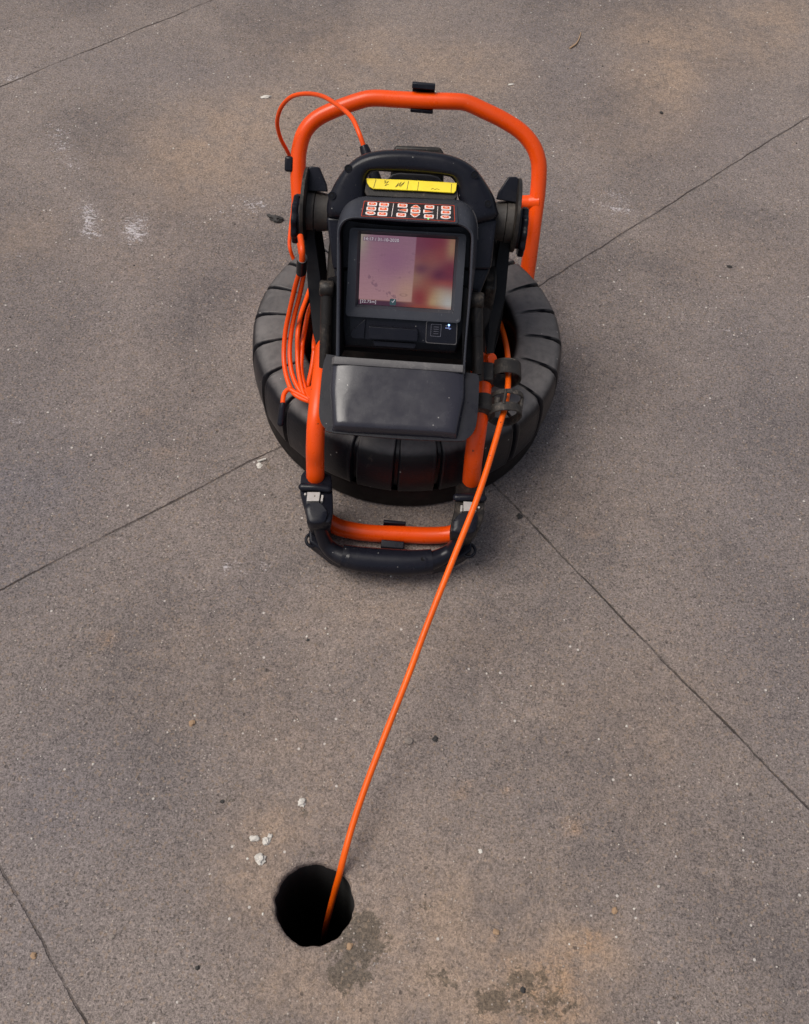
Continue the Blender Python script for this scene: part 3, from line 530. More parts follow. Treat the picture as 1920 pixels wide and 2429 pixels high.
# the core hole: its rough wall going down into the dark
h = MB(); L = []
for z in (-.0118, -.03, -.06, -.1, -.16, -.25, -.40, -.60):
    L.append([Vector((HX + hole_r(2 * PI * j / 96) * (.986 + .01 * noise.noise((j * .4, z * 40, 1))) * math.cos(2 * PI * j / 96), HY + hole_r(2 * PI * j / 96) * (.986 + .01 * noise.noise((j * .4, z * 40, 1))) * math.sin(2 * PI * j / 96), z)) for j in range(96)])
h.loops(L, True, False, True)
ho = h.build('drain_hole', M_HOLE)
tag(ho, 'round black hole drilled in the concrete with the orange rod going down it', 'hole')

# ================================================================== THE CAMERA REEL
OX, OY = -.0212, 1.105
root = thing('drain_camera_reel', 'black and orange drain inspection camera reel with lit screen on a tyre shaped drum', 'inspection camera', (OX, OY, 0))

# ---- drum, shaped like a lugged tyre lying flat
prof = [(.170, .050), (.173, .100), (.1745, .140), (.1760, .155), (.1790, .1610), (.184, .1640), (.192, .1655), (.204, .1660), (.216, .1655), (.228, .1645), (.238, .1620), (.2455, .1570), (.2500, .1490), (.2524, .1380), (.2540, .120), (.2545, .100), (.2538, .080), (.2520, .064), (.2508, .058), (.2480, .0545)]
NA = 24 * 40
prof = [(r if r < .2 else .2 + (r - .2) * 1.055, z) for r, z in prof]
def drum_ring(k):
    r, z = prof[k]
    a, b = prof[max(0, k - 1)], prof[min(len(prof) - 1, k + 1)]
    t = Vector((b[0] - a[0], b[1] - a[1])).normalized(); nr, nz = -t.y, t.x
    if nr * (r - .212) + nz * (z - .10) < 0: nr, nz = -nr, -nz
    out = []
    for j in range(NA):
        th = 2 * PI * j / NA
        ph = (math.degrees(th) - .5) % 15.0; ph = min(ph, 15 - ph)
        arc = R(ph) * r
        dep = 0.0
        if k >= 6:
            wdt = .0027 + .0020 * min(1, max(0, (k - 6) / 6))
            s = max(0.0, 1 - (arc / wdt) ** 2)
            dep = min(1, s * 1.8) * (.0062 if k >= 9 else .0042) * (1.5 if k > 13 else 1)
            dep -= .0007 * math.exp(-((arc - wdt * 1.5) / .002) ** 2)
        rr, zz = r - nr * dep, z - nz * dep
        out.append((OX + rr * math.cos(th), OY + rr * math.sin(th), zz))
    return out
m = MB(); m.loops([drum_ring(k) for k in range(len(prof))])
drum = m.build('reel_drum', M_RUBBER, root, sharp=60)
m = MB()
def ringz(r, z, n=160): return [(OX + r * math.cos(2 * PI * j / n), OY + r * math.sin(2 * PI * j / n), z) for j in range(n)]
m.loops([ringz(.2500, .0552), ringz(.2505, .050), ringz(.2490, .010), ringz(.2455, .002), ringz(.200, .0015)], True, False, True)
m.build('drum_base', M_BASE, drum)
m = MB()
m.loops([ringz(.1705, .052), ringz(.168, .040), ringz(.12, .038), ringz(.115, .05), ringz(.112, .10), ringz(.10, .11)], True, False, True)
m.build('drum_hub', M_VOID, drum)
m = MB()                                       # turns of rod wound inside the drum
for k, (rr, zz) in enumerate([(.160, .046), (.158, .055), (.151, .046), (.150, .0545), (.142, .046), (.133, .046)]):
    m.tube([Vector(p) for p in ringz(rr, zz, 72)] + [Vector(ringz(rr, zz, 72)[0])], .0042, 8, 1, smooth=False, caps=False)
m.build('wound_rod', M_ROD, drum)

# ---- orange tube frame
TR = .0137
hp_ = [Vector(p) for p in PTS['hoop']]
hd0 = Vector(PTS['hoop_d'])
foot = lambda p, sx: [p - hd0 * ((p.z - .05) / hd0.z) + Vector((sx * .004, .004, 0)), p - hd0 * ((p.z - .020) / hd0.z) + Vector((sx * .010, .012, 0)), p - hd0 * ((p.z - .0137) / hd0.z) + Vector((sx * .012, .040, 0))]
m = MB(); m.tube(foot(hp_[0], -1)[::-1] + hp_ + foot(hp_[-1], 1), TR, 24, 10, round_end=True)
hoop = m.build('rear_hoop', M_ORANGE, root, sharp=50)
m = MB(); m.tube(PTS['stub'], TR * .92, 24, smooth=False)
m.tube([PTS['stub'][0], Vector(PTS['stub'][0]).lerp(Vector(PTS['stub'][1]), .38)], lambda t: TR * (1.12 - .2 * t), 24, 6)
m.tube([Vector(PTS['stub'][1]) + Vector((.004, 0, 0)), Vector((.106, 1.145, .372))], TR * .9, 20, smooth=False)
m.build('hoop_stub', M_ORANGE, hoop)
m = MB(); m.tube(PTS['stub_left'], TR * .92, 24, smooth=False); m.tube([Vector(PTS['stub_left'][1]), Vector((-.164, 1.145, .357))], TR * .9, 20, smooth=False); m.build('hoop_stub', M_ORANGE, hoop)
hn = Vector(PTS['hoop_n']); hd_ = Vector(PTS['hoop_d'])
if hn.y > 0: hn = -hn
c = Vector(PTS['hoop_clip'][0])
m = MB()
X, U, N = Vector((1, 0, 0)), hd_, hn
prof2 = [(-.0215, -.012), (-.0215, .004), (-.0165, .006), (-.0160, -.002), (-.0145, -.0145), (.0145, -.0155), (.0165, .004), (.0155, .0155), (.0235, .0165), (.0265, .0105), (.0265, -.013), (.019, -.0215), (-.016, -.0205)]
m.prism([c - X * .0195 + U * a + N * b for a, b in prof2], X * .039)
m.build('hoop_clip', M_BLACK, hoop, bevel=.0012)
for nm in ('leg_left', 'leg_right'):
    m = MB(); P = [Vector(p) for p in PTS[nm]]
    P = P[:10] if nm == 'leg_left' else P[:8]
    m.tube([P[0] - Vector((0, 0, .06))] + P + [P[-1] + Vector((.004 if nm == 'leg_left' else -.004, .03, -.012)), P[-1] + Vector((.006 if nm == 'leg_left' else -.006, .06, -.06))], TR, 24, 10)
    m.build('frame_rail', M_ORANGE, root, sharp=50)
m = MB(); m.tube(PTS['xbar'], TR * 1.0, 24, 8)
xb = m.build('crossbar', M_ORANGE, root, sharp=50)
c = Vector(PTS['xclip'][0])
m = MB()
m.prism([c + Vector((-.018, a, b)) for a, b in [(-.0300, -.0125), (-.0290, .0080), (-.0190, .0125), (-.0150, .0070), (-.0145, -.009), (.014, -.009), (.0165, .008), (.0215, .009), (.0225, -.0125)]], (.036, 0, 0))
m.build('crossbar_clip', M_BLACK, xb, bevel=.0012)

# ---- handle sockets with latches
for s in ('l', 'r'):
    P = [Vector(p) for p in PTS['sock_' + s]]; cen = sum(P, Vector()) / len(P)
    P = catmull(P + [P[0]], 3)[:-1]
    L = []
    for z, f in ((.004, .66), (.008, .70), (.04, .76), (.075, .87), (.10, .95), (.1205, 1.0), (.1245, .975), (.1255, .93)):
        L.append([Vector((cen.x + (p.x - cen.x) * f, cen.y + (p.y - cen.y) * f + .021 * min(1, max(0, (.11 - z) / .1)), z)) for p in P])
    m = MB(); m.loops(L, True, True, True)
    sk = m.build('handle_socket', M_DIRTY if s == 'r' else M_BLACK, root, sharp=45)
    Q = [Vector(p) for p in PTS['pad_' + s]]; pc = sum(Q, Vector()) / len(Q); Q = catmull(Q + [Q[0]], 4)[:-1]
    L = []
    for dz, f in ((-.014, 1.0), (-.004, 1.0), (-.001, .97), (.0, .92), (.0003, .5)):
        L.append([Vector((pc.x + (p.x - pc.x) * f, pc.y + (p.y - pc.y) * f, p.z + dz + .20 * ((p.y - pc.y) * f - .012))) for p in Q])
    m = MB(); m.loops(L, True, True, True); m.build('release_pad', M_BLACK, sk, sharp=50)
    q = [Vector(p) for p in PTS['latch_' + s]]
    m = MB(); m.prism([p - Vector((0, 0, .008)) for p in q], (0, 0, .009))
    hk = Vector(PTS['hook_' + s][0]); m.box(hk + Vector((0, 0, -.001)), .0032, .011, .006)
    m.cyl(hk + Vector((-.026 if s == 'l' else .026, .006, -.004)), hk + Vector((-.026 if s == 'l' else .026, .006, .0)), .0018, 12)
    mid = sum(q, Vector()) / 4
    m.cyl(mid + Vector((.002, .001, .0005)), mid + Vector((.002, .001, .0014)), .0011, 12, mi=1)
    m.build('latch', [M_STEEL, M_INK], sk, bevel=.0006)
    b0, b1 = [Vector(p) for p in PTS['band_' + s]]
    m = MB(); m.tube([b0, b0.lerp(b1, .5) + Vector((0, 0, .0015)), b1], .0062, 12, 6, round_end=True, squash=.9); m.build('socket_ridge', M_BLACK, sk)

# ---- pull handle
m = MB(); m.tube(PTS['grip'], lambda t: .0182 + .0022 * math.sin(PI * t), 28, 8)
gr = m.build('pull_handle', M_BLACK, root, sharp=50)
for s, sg in (('l', -1), ('r', 1)):
    gp = PTS['grip'] if s == 'l' else PTS['grip'][::-1]
    m = MB(); m.tube([Vector(p) for p in PTS['arm_' + s]] + [Vector(gp[0]).lerp(Vector(gp[1]), .45)], lambda t: .0085 + .0080 * t ** 1.4, 20, 8, squash=1.2)
    e = Vector(PTS['eye_' + s][0])
    m.ringtube(e, (-.12 * sg, -.3, 1), .0125, .0078, .007, 32, bev=.002)
    m.build('handle_arm', M_BLACK, gr, sharp=50)
    m = MB(); w_ = [Vector(p) for p in PTS['web_' + s]]
    m.prism([p - Vector((0, 0, .014)) for p in w_], (0, 0, .024)); m.build('handle_web', M_BLACK, gr, bevel=.003)
m = MB()
for q in (0.0, 1.0):
    p = Vector(PTS['grip'][0]).lerp(Vector(PTS['grip'][-1]), q)
gq = Vector(PTS['grip'][4]); m.cyl(gq + Vector((.010, -.002, .010)), gq + Vector((.0112, -.0035, .0190)), .0034, 14)
m.build('grip_screw', M_VOID, gr)

# ---- console: local frame
CN = PTS['con']; S0, EX, EU, EN = Vector(CN['S0']), Vector(CN['ex']), Vector(CN['eu']), Vector(CN['en'])
def W(a, b, n=0.0): return S0 + EX * a + EU * b + EN * n
def WL(name, n=0.0): return [W(a, b, n) for a, b in PTS[name]]

m = MB()
bx = PTS['body_box']
m.loops([[W(a * .97, b, n) for a, b in bx] for n in (-.100,)] + [[W(a, b, n) for a, b in bx] for n in (-.090, -.012)], True, True, True)
lo = [(bx[3][0], bx[3][1] + .002), (bx[2][0], bx[2][1] + .002), (.078, -.115), (-.088, -.115)]
m.loops([[W(a, b, n) for a, b in lo] for n in (-.085, -.022)], True, True, True)
body = m.build('console_body', M_BLACK, root, bevel=.004)
for nm in ('bar_left', 'bar_right'):
    p, q = [W(a, b, .006) for a, b in PTS[nm]]
    m = MB(); d = (q - p).normalized()
    m.tube([p, p.lerp(q, .4), q], .0085, 16, 4, squash=.8)
    m.cyl(p - EX * .010 - d * .004, p + EX * .010 - d * .004, .0115, 24, bev=.002)
    m.tube([p.lerp(q, .42) + EN * .003, q + EN * .003], .0072, 12, smooth=False, squash=.9)
    m.build('visor_hinge_arm', M_DIRTY, body, sharp=50)
for nm in ('skirt_left', 'skirt_right'):
    m = MB(); m.prism([W(a, b, -.020) for a, b in PTS[nm]], EN * .018); m.build('hinge_skirt', M_VOID, body)
# dark support block under the console
m = MB()
m.prism([(-.150, 1.000, .06), (-.150, 1.035, .265), (-.150, 1.10, .325), (-.150, 1.20, .34), (-.150, 1.23, .06)], (.252, 0, 0))
m.build('console_support', M_SUPP, body, bevel=.006)
m = MB(); random.seed(11)
for x in (.098, .104):
    m.box((x - .006, 1.11, .27), .012, .12, .10)
m.build('support_bracket', M_DIRTY, body, bevel=.004)

# ---- carry handle head with a through hole
hc = Vector((sum(a for a, b in PTS['head_hole']) / len(PTS['head_hole']), sum(b for a, b in PTS['head_hole']) / len(PTS['head_hole'])))
def polar(pts, K=160):
    P = [Vector(p).to_3d() for p in pts]; P = [Vector((q.x, q.y)) for q in catmull(P + [P[0]], 5)[:-1]]
    out = []
    for j in range(K):
        a = 2 * PI * j / K; d = Vector((math.cos(a), math.sin(a))); best = 0
        for i in range(len(P)):
            p, q = P[i] - hc, P[(i + 1) % len(P)] - hc; e = q - p
            den = d.x * e.y - d.y * e.x
            if abs(den) < 1e-12: continue
            t = (p.x * e.y - p.y * e.x) / den; u = (p.x * d.y - p.y * d.x) / den
            if t > best and -1e-6 <= u <= 1 + 1e-6: best = t
        out.append(hc + d * best)
    return out
inn, out_ = polar(PTS['head_hole']), polar(PTS['head_out'])
Ls = []
for t, n in ((0, -.034), (0, -.016), (.03, -.0095), (.10, -.0045), (.22, -.0012), (.36, .0), (.66, .0), (.80, -.0015), (.90, -.0050), (.965, -.0105), (1.0, -.0185), (1.0, -.024), (.985, -.0245), (.985, -.0275), (1.004, -.028), (1.004, -.046), (.97, -.050), (.2, -.046)):
    Ls.append([W(*(i.lerp(o, t)), n) for i, o in zip(inn, out_)])
m = MB(); m.loops(Ls, True, False, False, 0, ring=True)
head = m.build('carry_handle', M_BLACK, root, sharp=50)
for (a, b) in PTS['head_screw']:
    m = MB(); m.ringtube(W(a, b, -.0003), EN, .0056, .0040, .0016, 28, bev=.0005); m.cyl(W(a, b, -.003), W(a, b, .0003), .0041, 20, mi=1)
    m.cyl(W(a, b, .0003), W(a, b, .0005), .0018, 6, mi=0)
    m.build('screw_hole', [M_BLACK, M_VOID], head)
# yellow label on the shelf under the handle
KD, KN = Vector(PTS['key']['kd']), Vector(PTS['key']['kn']); LO = Vector(PTS['lab_o']); KO = Vector(PTS['key']['o'])
LD, LN = Vector(PTS['ld']), Vector(PTS['ln'])
def LW(p, h=0.0): return LO + EX * p[0] + LD * p[1] + LN * h
def KW(p, h=0.0): return KO + EX * p[0] + KD * p[1] + KN * h
m = MB(); m.prism([LW(p, -.012) for p in PTS['ledge']] , LN * .0085); m.build('handle_shelf', M_DIRTY, head, bevel=.001)
m = MB(); m.prism([LW(p, -.0015) for p in PTS['label']], LN * .0025)
lab = m.build('yellow_label', M_YELLOW, head, bevel=.0005)
m = MB()
lines = [(PTS['label_lines'][i], PTS['label_lines'][i + 1]) for i in range(0, 8, 2)]
for sc_ in (PTS['label_scrib'], PTS['label_scrib2'], PTS['label_scrib3']): lines += list(zip(sc_[:-1], sc_[1:]))
for i, (p, q) in enumerate(lines):
    p, q = LW(p, .0013), LW(q, .0013); m.tube([p, q], .00036 if i < 4 else .00024, 6, smooth=False)
m.build('pen_marks', M_INK, lab)
# rear bump seen above and through the handle
m = MB(); bb = PTS['back_bump']
q = [bb[1], bb[2], bb[3], (bb[3][0] + .002, bb[3][1] - .07), (bb[0][0] - .004, bb[0][1] - .07), bb[0]]
m.prism([W(a, b, -.115) for a, b in q], EN * .040); m.build('rear_bump', M_DIRTY, head, bevel=.004)
m = MB(); q = [Vector(p).to_3d() for p in PTS['back_grey']]
m.prism([W(p.x, p.y, -.0755) for p in q] , EN * .006); m.build('rear_cover', M_GREY, head, bevel=.002)

# ---- hood round the screen
hi, hf, hb = PTS['hood_in'], PTS['hood_front'], PTS['hood_back']
def smooth2(l, n=4): return [(p.x, p.y) for p in catmull([Vector((a, b, 0)) for a, b in l], n)]
hi, hf, hb = smooth2(hi), smooth2(hf), smooth2(hb)
mixp = lambda p, q, t: (p[0] * (1 - t) + q[0] * t, p[1] * (1 - t) + q[1] * t)
m = MB()
m.loops([[W(a, b, .036) for a, b in hi], [W(a, b, .038) for a, b in hi], [W(*mixp(p, q, .2), .0398) for p, q in zip(hi, hf)], [W(*mixp(p, q, .6), .0405) for p, q in zip(hi, hf)],
         [W(*mixp(p, q, .92), .0398) for p, q in zip(hi, hf)], [W(a, b, .0385) for a, b in hf]] +
        [[W(*mixp(p, q, t), .0385 + (.0 - .0385) * t) for p, q in zip(hf, hb)] for t in (.12, .4, .7, .93)] +
        [[W(a, b, -.004) for a, b in hb], [W(a, b, -.02) for a, b in hb]], False)
hood = m.build('screen_hood', M_SHELL, root, sharp=48)
m = MB(); m.loops([[W(a, b, -.040) for a, b in hi], [W(a, b, .0362) for a, b in hi]], False); m.add([W(a, b, -.040) for a, b in hi], [tuple(range(len(hi)))]); m.build('hood_recess', M_VOID, hood)
# pale line along the shoulder
m = MB()
m.tube([W(a, b, .001) for a, b in hb[len(hb) // 2 + 14:-14]], .0007, 6, 2); m.build('pale_edge', M_GREY, hood)

# ---- keypad
kb_ = PTS['key_border']
m = MB(); cx_ = sum(p[0] for p in kb_) / 4; cy_ = sum(p[1] for p in kb_) / 4
exp = lambda f, g: [(cx_ + (p[0] - cx_) * f, cy_ + (p[1] - cy_) * g) for p in kb_]
m.prism([KW(p, .0004) for p in rquad([Vector((a, b, 0)) for a, b in exp(1.06, 1.16)], .003)], KN * .0007, 0)
m.prism([KW(p, .0010) for p in exp(1.0, 1.0)], KN * .0005, 1)
for f0, g0, f1, g1 in ((1.0, 1.0, .986, .955),):
    A_, B_ = exp(f0, g0), exp(f1, g1)
    m.loops([[KW(p, .00155) for p in A_], [KW(p, .0019) for p in A_], [KW(p, .0019) for p in B_], [KW(p, .00155) for p in B_]], True, False, False, 2, ring=True)
ks = PTS['key_sep']
for i in (0, 2): m.tube([KW(ks[i], .0016), KW(ks[i + 1], .0016)], .00050, 6, smooth=False, mi=3)
keypad = m.build('keypad', [M_SHELL, M_KEYBG, M_RED, M_WHITE], root)
kinds = 'rrrurr' 'rrlrDr' 'errder'
kinds = ['r', 'r', 'r', 'u', 'r', 'r', 'r', 'r', 'l', 'r', 'R', 'r', 'e', 'r', 'r', 'd', 'r', 'e']
def btn_shape(kind, w_, h_):
    if kind == 'e': return [Vector((w_ * 1.05 * math.cos(2 * PI * j / 24), h_ * math.sin(2 * PI * j / 24), 0)) for j in range(24)]
    if kind == 'u': q = [(-w_ * 1.12, -h_ * .75), (w_ * 1.12, -h_ * .75), (w_ * .25, h_ * 1.1), (-w_ * .25, h_ * 1.1)]
    elif kind == 'd': q = [(-w_ * .25, -h_ * 1.1), (w_ * .25, -h_ * 1.1), (w_ * 1.12, h_ * .75), (-w_ * 1.12, h_ * .75)]
    elif kind == 'l': q = [(-w_ * 1.1, -h_ * .15), (w_, -h_), (w_, h_), (-w_ * 1.1, h_ * .15)]
    elif kind == 'R': q = [(-w_, -h_), (w_ * 1.1, -h_ * .15), (w_ * 1.1, h_ * .15), (-w_, h_)]
    else: q = [(-w_, -h_), (w_, -h_), (w_, h_), (-w_, h_)]
    return rquad([Vector((a, b, 0)) for a, b in q], h_ * (.28 if kind in 'lR' else .45) if kind != 'x' else 0, 4)
for (a, b), kd_ in zip(PTS['key_btn'], kinds):
    m = MB(); w_, h_ = .0066, .0041
    sh = btn_shape(kd_, w_, h_); ctr = Vector((a, b, 0))
    m.prism([KW(ctr + p, .0015) for p in sh], KN * .0008, 0)
    m.prism([KW(ctr + Vector((p.x * .70, p.y * .54, 0)), .0020) for p in sh], KN * .0009, 1)
    if kd_ in 're': m.box(KW(ctr, .0030), w_ * .62, h_ * .22, .0004, EX, KD, KN, mi=0)
    m.build('button', [M_WHITE, M_BTN], keypad)
m = MB(); p = PTS['key_btn'][16]; m.cyl(KW((p[0] - .0005, p[1] - .0052), .0016), KW((p[0] - .0005, p[1] - .0052), .0024), .0008, 10); m.build('status_light', M_GLED, keypad)

# ---- monitor
sq = PTS['screen']; so_ = PTS['bezel_out']
Vq = lambda l: [Vector((a, b, 0)) for a, b in l]
def grow(l, e):
    c = sum(Vq(l), Vector()) / 4
    return [Vector((p.x + math.copysign(e, p.x - c.x), p.y + math.copysign(e, p.y - c.y), 0)) for p in Vq(l)]
m = MB()
def rl(l, r, n): return [W(p.x, p.y, n) for p in rquad(l, r)]
m.loops([rl(grow(so_, -.001), .007, -.034), rl(grow(so_, 0), .008, .0025), rl(grow(so_, 0), .008, .0065), rl(grow(so_, -.0012), .0075, .0082), rl(grow(so_, -.0035), .006, .0084), rl(grow(sq, .0042), .003, .0066), rl(grow(sq, .0030), .002, .0030), rl(grow(sq, .0008), .0006, .0008), rl(grow(sq, -.0004), .0004, -.001)], True)
lu = PTS['lower_unit']
m.prism([W(p.x, p.y, -.036) for p in rquad(Vq(lu), .004)], EN * .038, 1)
mon = m.build('monitor', [M_SHELL, M_BLACK], root, sharp=40)
NX, NY = 150, 112
def pic(u, v):       # u right 0..1, v down 0..1 : pipe camera picture with glass reflections painted in, colours sRGB
    def bl(cu, cv, ru, rv): return math.exp(-(((u - cu) / (ru * 1.22)) ** 2 + ((v - cv) / (rv * 1.22)) ** 2))
    col = Vector((156, 116, 94))
    def over(f, c): 
        nonlocal col
        col = col.lerp(Vector(c), max(0, min(1, f)))
    over(bl(.78, .06, .22, .16) * 1.1, (120, 40, 62)); over(bl(.86, .22, .10, .14) * .8, (140, 60, 60))
    over(bl(.70, .30, .08, .10) * .7, (140, 70, 62)); over(bl(.97, .15, .05, .22) * .9, (166, 132, 98))
    over(bl(.60, .08, .12, .22) * .8, (118, 52, 78))
    over(bl(.90, .53, .14, .11) * 1.15, (88, 18, 52)); over(bl(.97, .45, .08, .14), (112, 30, 52)); over(bl(.93, .63, .14, .05) * .8, (150, 50, 42))
    over(bl(.66, .44, .07, .06) * .95, (104, 52, 70)); over(bl(.66, .86, .09, .14) * 1.0, (138, 42, 44)); over(bl(.74, .80, .06, .22) * .5, (150, 70, 50))
    over(bl(.80, .93, .05, .14) * .9, (186, 150, 104)); over(bl(.88, .88, .06, .16) * .8, (186, 166, 134)); over(bl(.97, .92, .08, .16) * 1.0, (186, 184, 180))
    over(bl(.55, .99, .3, .03) * .9, (150, 62, 42))
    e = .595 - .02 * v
    if u < e and v < .93:  # pale rectangle: a reflection on the glass, painted into the picture
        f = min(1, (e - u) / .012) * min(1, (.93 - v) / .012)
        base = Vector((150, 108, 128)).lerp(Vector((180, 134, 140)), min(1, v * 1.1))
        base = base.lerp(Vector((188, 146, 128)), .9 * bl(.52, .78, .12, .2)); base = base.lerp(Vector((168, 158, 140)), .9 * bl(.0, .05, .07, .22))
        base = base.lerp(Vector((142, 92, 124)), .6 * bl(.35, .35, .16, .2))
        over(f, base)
    if v > .925 and u < .62: over(min(1, (v - .925) / .015) * min(1, (.62 - u) / .25), (72, 26, 52))
    if .02 < u < .41 and .028 < v < .095: over(.55, (120, 92, 112))
    d = noise.fractal((u * 26, v * 26, 2), 1.0, 2.0, 3)
    path = [(.12, .60), (.16, .68), (.19, .74), (.24, .78), (.32, .83), (.37, .86), (.40, .90)]  # dark specks: small cracks and reflections painted in
    dm = min(math.hypot(u - a, (v - b) * .75) for a, b in path)
    if dm < .03 and d > .05: over(.40, (100, 66, 86))
    for a, b in ((.22, .27), (.27, .28), (.56, .24), (.55, .33), (.20, .50), (.36, .47), (.42, .58), (.54, .50)):
        if math.hypot((u - a) * .8, v - b) < .018 and d > .1: over(.25, (110, 74, 92))
    if abs(math.hypot((u - .48) / .035, (v - .83) / .018) - 1) < .25: over(.35, (120, 86, 80))
    n_ = 1 + .04 * noise.noise((u * 9, v * 120, 0)) + .03 * noise.noise((u * 60, v * 60, 5))
    return [srgb(*[max(0, min(255, ch * n_)) for ch in col])[i] for i in range(3)]
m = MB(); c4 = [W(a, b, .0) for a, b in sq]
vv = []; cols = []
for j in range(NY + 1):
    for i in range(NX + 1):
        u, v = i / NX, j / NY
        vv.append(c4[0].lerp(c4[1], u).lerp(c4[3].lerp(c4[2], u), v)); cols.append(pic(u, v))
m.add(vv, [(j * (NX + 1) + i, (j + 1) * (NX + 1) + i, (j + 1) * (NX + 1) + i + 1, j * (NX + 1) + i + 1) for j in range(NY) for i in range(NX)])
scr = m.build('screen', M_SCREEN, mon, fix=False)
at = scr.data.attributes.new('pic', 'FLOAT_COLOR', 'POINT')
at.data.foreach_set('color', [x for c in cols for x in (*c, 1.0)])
def text(name, s, a, b, size, mat, parent, spacing=1.0, n=.0006):
    cu = bpy.data.curves.new(name, 'FONT'); cu.body = s; cu.size = size; cu.extrude = .00002; cu.space_character = spacing
    t = bpy.data.objects.new(name + '_tmp', cu); COL.objects.link(t)
    bpy.context.view_layer.update()
    me = bpy.data.meshes.new_from_object(t.evaluated_get(bpy.context.evaluated_depsgraph_get()))
    bpy.data.objects.remove(t)
    M = Matrix((EX, EU, EN)).transposed().to_4x4(); M.translation = W(a, b, n) - root.location
    me.transform(M); me.materials.clear(); me.materials.append(mat)
    o = bpy.data.objects.new(name, me); COL.objects.link(o); o.parent = parent
    return o
text('screen_text', '14:17 / 31-10-2020', sq[0][0] + .0035, sq[0][1] - .0080, .0061, M_TEXT, mon, 1.06)
text('screen_text', '[22.75m]', sq[3][0] + .0020, sq[3][1] + .0026, .0058, M_TEXT, mon, 1.1)
m = MB(); ic = (sq[3][0] + .049, sq[3][1] + .0055)
m.prism([W(ic[0] + p.x, ic[1] + p.y, .0002) for p in rquad([Vector((-.0045, -.0045, 0)), Vector((.0045, -.0045, 0)), Vector((.0045, .0045, 0)), Vector((-.0045, .0045, 0))], .0015)], EN * .0003, 0)
m.tube([W(ic[0] - .0018, ic[1] + .0012, .0007), W(ic[0] - .0002, ic[1] - .0006, .0007), W(ic[0] + .0026, ic[1] + .0036, .0007)], .0005, 6, smooth=False, mi=1)
m.build('tick_icon', [emit('teal_icon', (.01, .05, .06, 1), .5), M_TEXT], mon)
# lower unit: port cover, flap, panel
m = MB()
m.prism([W(p.x, p.y, .002) for p in rquad(Vq(PTS['usb_cover']), .0025)], EN * .012)
m.prism([W(p.x, p.y, .002) for p in rquad(Vq(PTS['usb_lip']), .0015)], EN * .005)
m.prism([W(a, b, .0021) for a, b in PTS['usb_flap']], EN * .003)
m.build('port_cover', M_BLACK, mon, bevel=.0012)
m = MB(); q = PTS['usb_panel']
A_ = rquad(Vq(q), .004); B_ = rquad(grow(q, -.0009), .0034)
m.loops([[W(p.x, p.y, .0025) for p in A_], [W(p.x, p.y, .0040) for p in A_], [W(p.x, p.y, .0040) for p in B_], [W(p.x, p.y, .0028) for p in B_]], True, False, False, 0)
m.add([W(p.x, p.y, .0028) for p in B_], [tuple(range(len(B_)))], 1)
m.build('port_panel', [M_GREY, M_BLACK], mon)
m = MB(); q = PTS['icon']
A_ = rquad(Vq(q), .0015); B_ = rquad(grow(q, -.0005), .0012)
m.loops([[W(p.x, p.y, .003) for p in A_], [W(p.x, p.y, .0036) for p in A_], [W(p.x, p.y, .0036) for p in B_], [W(p.x, p.y, .003) for p in B_]], True, False, False, 0)
c_ = sum(Vq(q), Vector()) / 4
for k in range(4): m.box(W(c_.x + .0003, c_.y + .0048 - .0032 * k, .0034), .0072, .0005, .0004, EX, EU, EN)
m.build('panel_icon', M_ICON, mon)
ld = PTS['led']; m = MB(); m.cyl(W(*ld[0], .003), W(*ld[0], .0042), .0013, 16); m.build('blue_light', M_LED, mon)
m = MB(); a, b = ld[1]
m.tube([W(a - .004, b, .0034), W(a + .0035, b - .0006, .0034)], .0003, 6, smooth=False); m.tube([W(a - .0015, b, .0034), W(a, b + .0014, .0034), W(a + .0014, b + .0014, .0034)], .00028, 6, smooth=False); m.tube([W(a - .0005, b, .0034), W(a + .001, b - .0016, .0034), W(a + .0024, b - .0018, .0034)], .00028, 6, smooth=False)
m.cyl(W(a - .004, b, .003), W(a - .004, b, .0037), .0007, 10)
m.build('usb_symbol', emit('usb_symbol_glow', (.35, .45, .9, 1), .5), mon)

# ---- sun visor folded down in front
VO, VD, VN = Vector(PTS['vis']['o']), Vector(PTS['vis']['vd']), Vector(PTS['vis']['vn'])
def VW(a, b, n=0.0): return VO + Vector((a, 0, 0)) + VD * b + VN * n
fl = [Vector((a, b, 0)) for a, b in PTS['vis_flange']]
m = MB(); m.prism([VW(p.x, p.y, -.0035) for p in catmull(fl + [fl[0]], 4)[:-1]], VN * .0035)
vis = m.build('sun_visor', M_BLACK, root, bevel=.0012)
top, mid_, bot = PTS['vis_rise_top'], PTS['vis_mid'], PTS['vis_rise_bot']
st = []
edges = [(bot[0], bot[3], bot[0][1], bot[3][1]), (mid_[0], mid_[3], mid_[0][1], mid_[3][1]), (top[0], top[3], top[0][1], top[3][1])]
y_b, y_m, y_t = (bot[0][1] + bot[3][1]) / 2, (mid_[0][1] + mid_[3][1]) / 2, (top[0][1] + top[3][1]) / 2
xl = lambda t: bot[0][0] + (mid_[0][0] - bot[0][0]) * min(1, t / .62) + (top[0][0] - mid_[0][0]) * max(0, (t - .62) / .38)
xr = lambda t: bot[3][0] + (mid_[3][0] - bot[3][0]) * min(1, t / .62) + (top[3][0] - mid_[3][0]) * max(0, (t - .62) / .38)
L = []
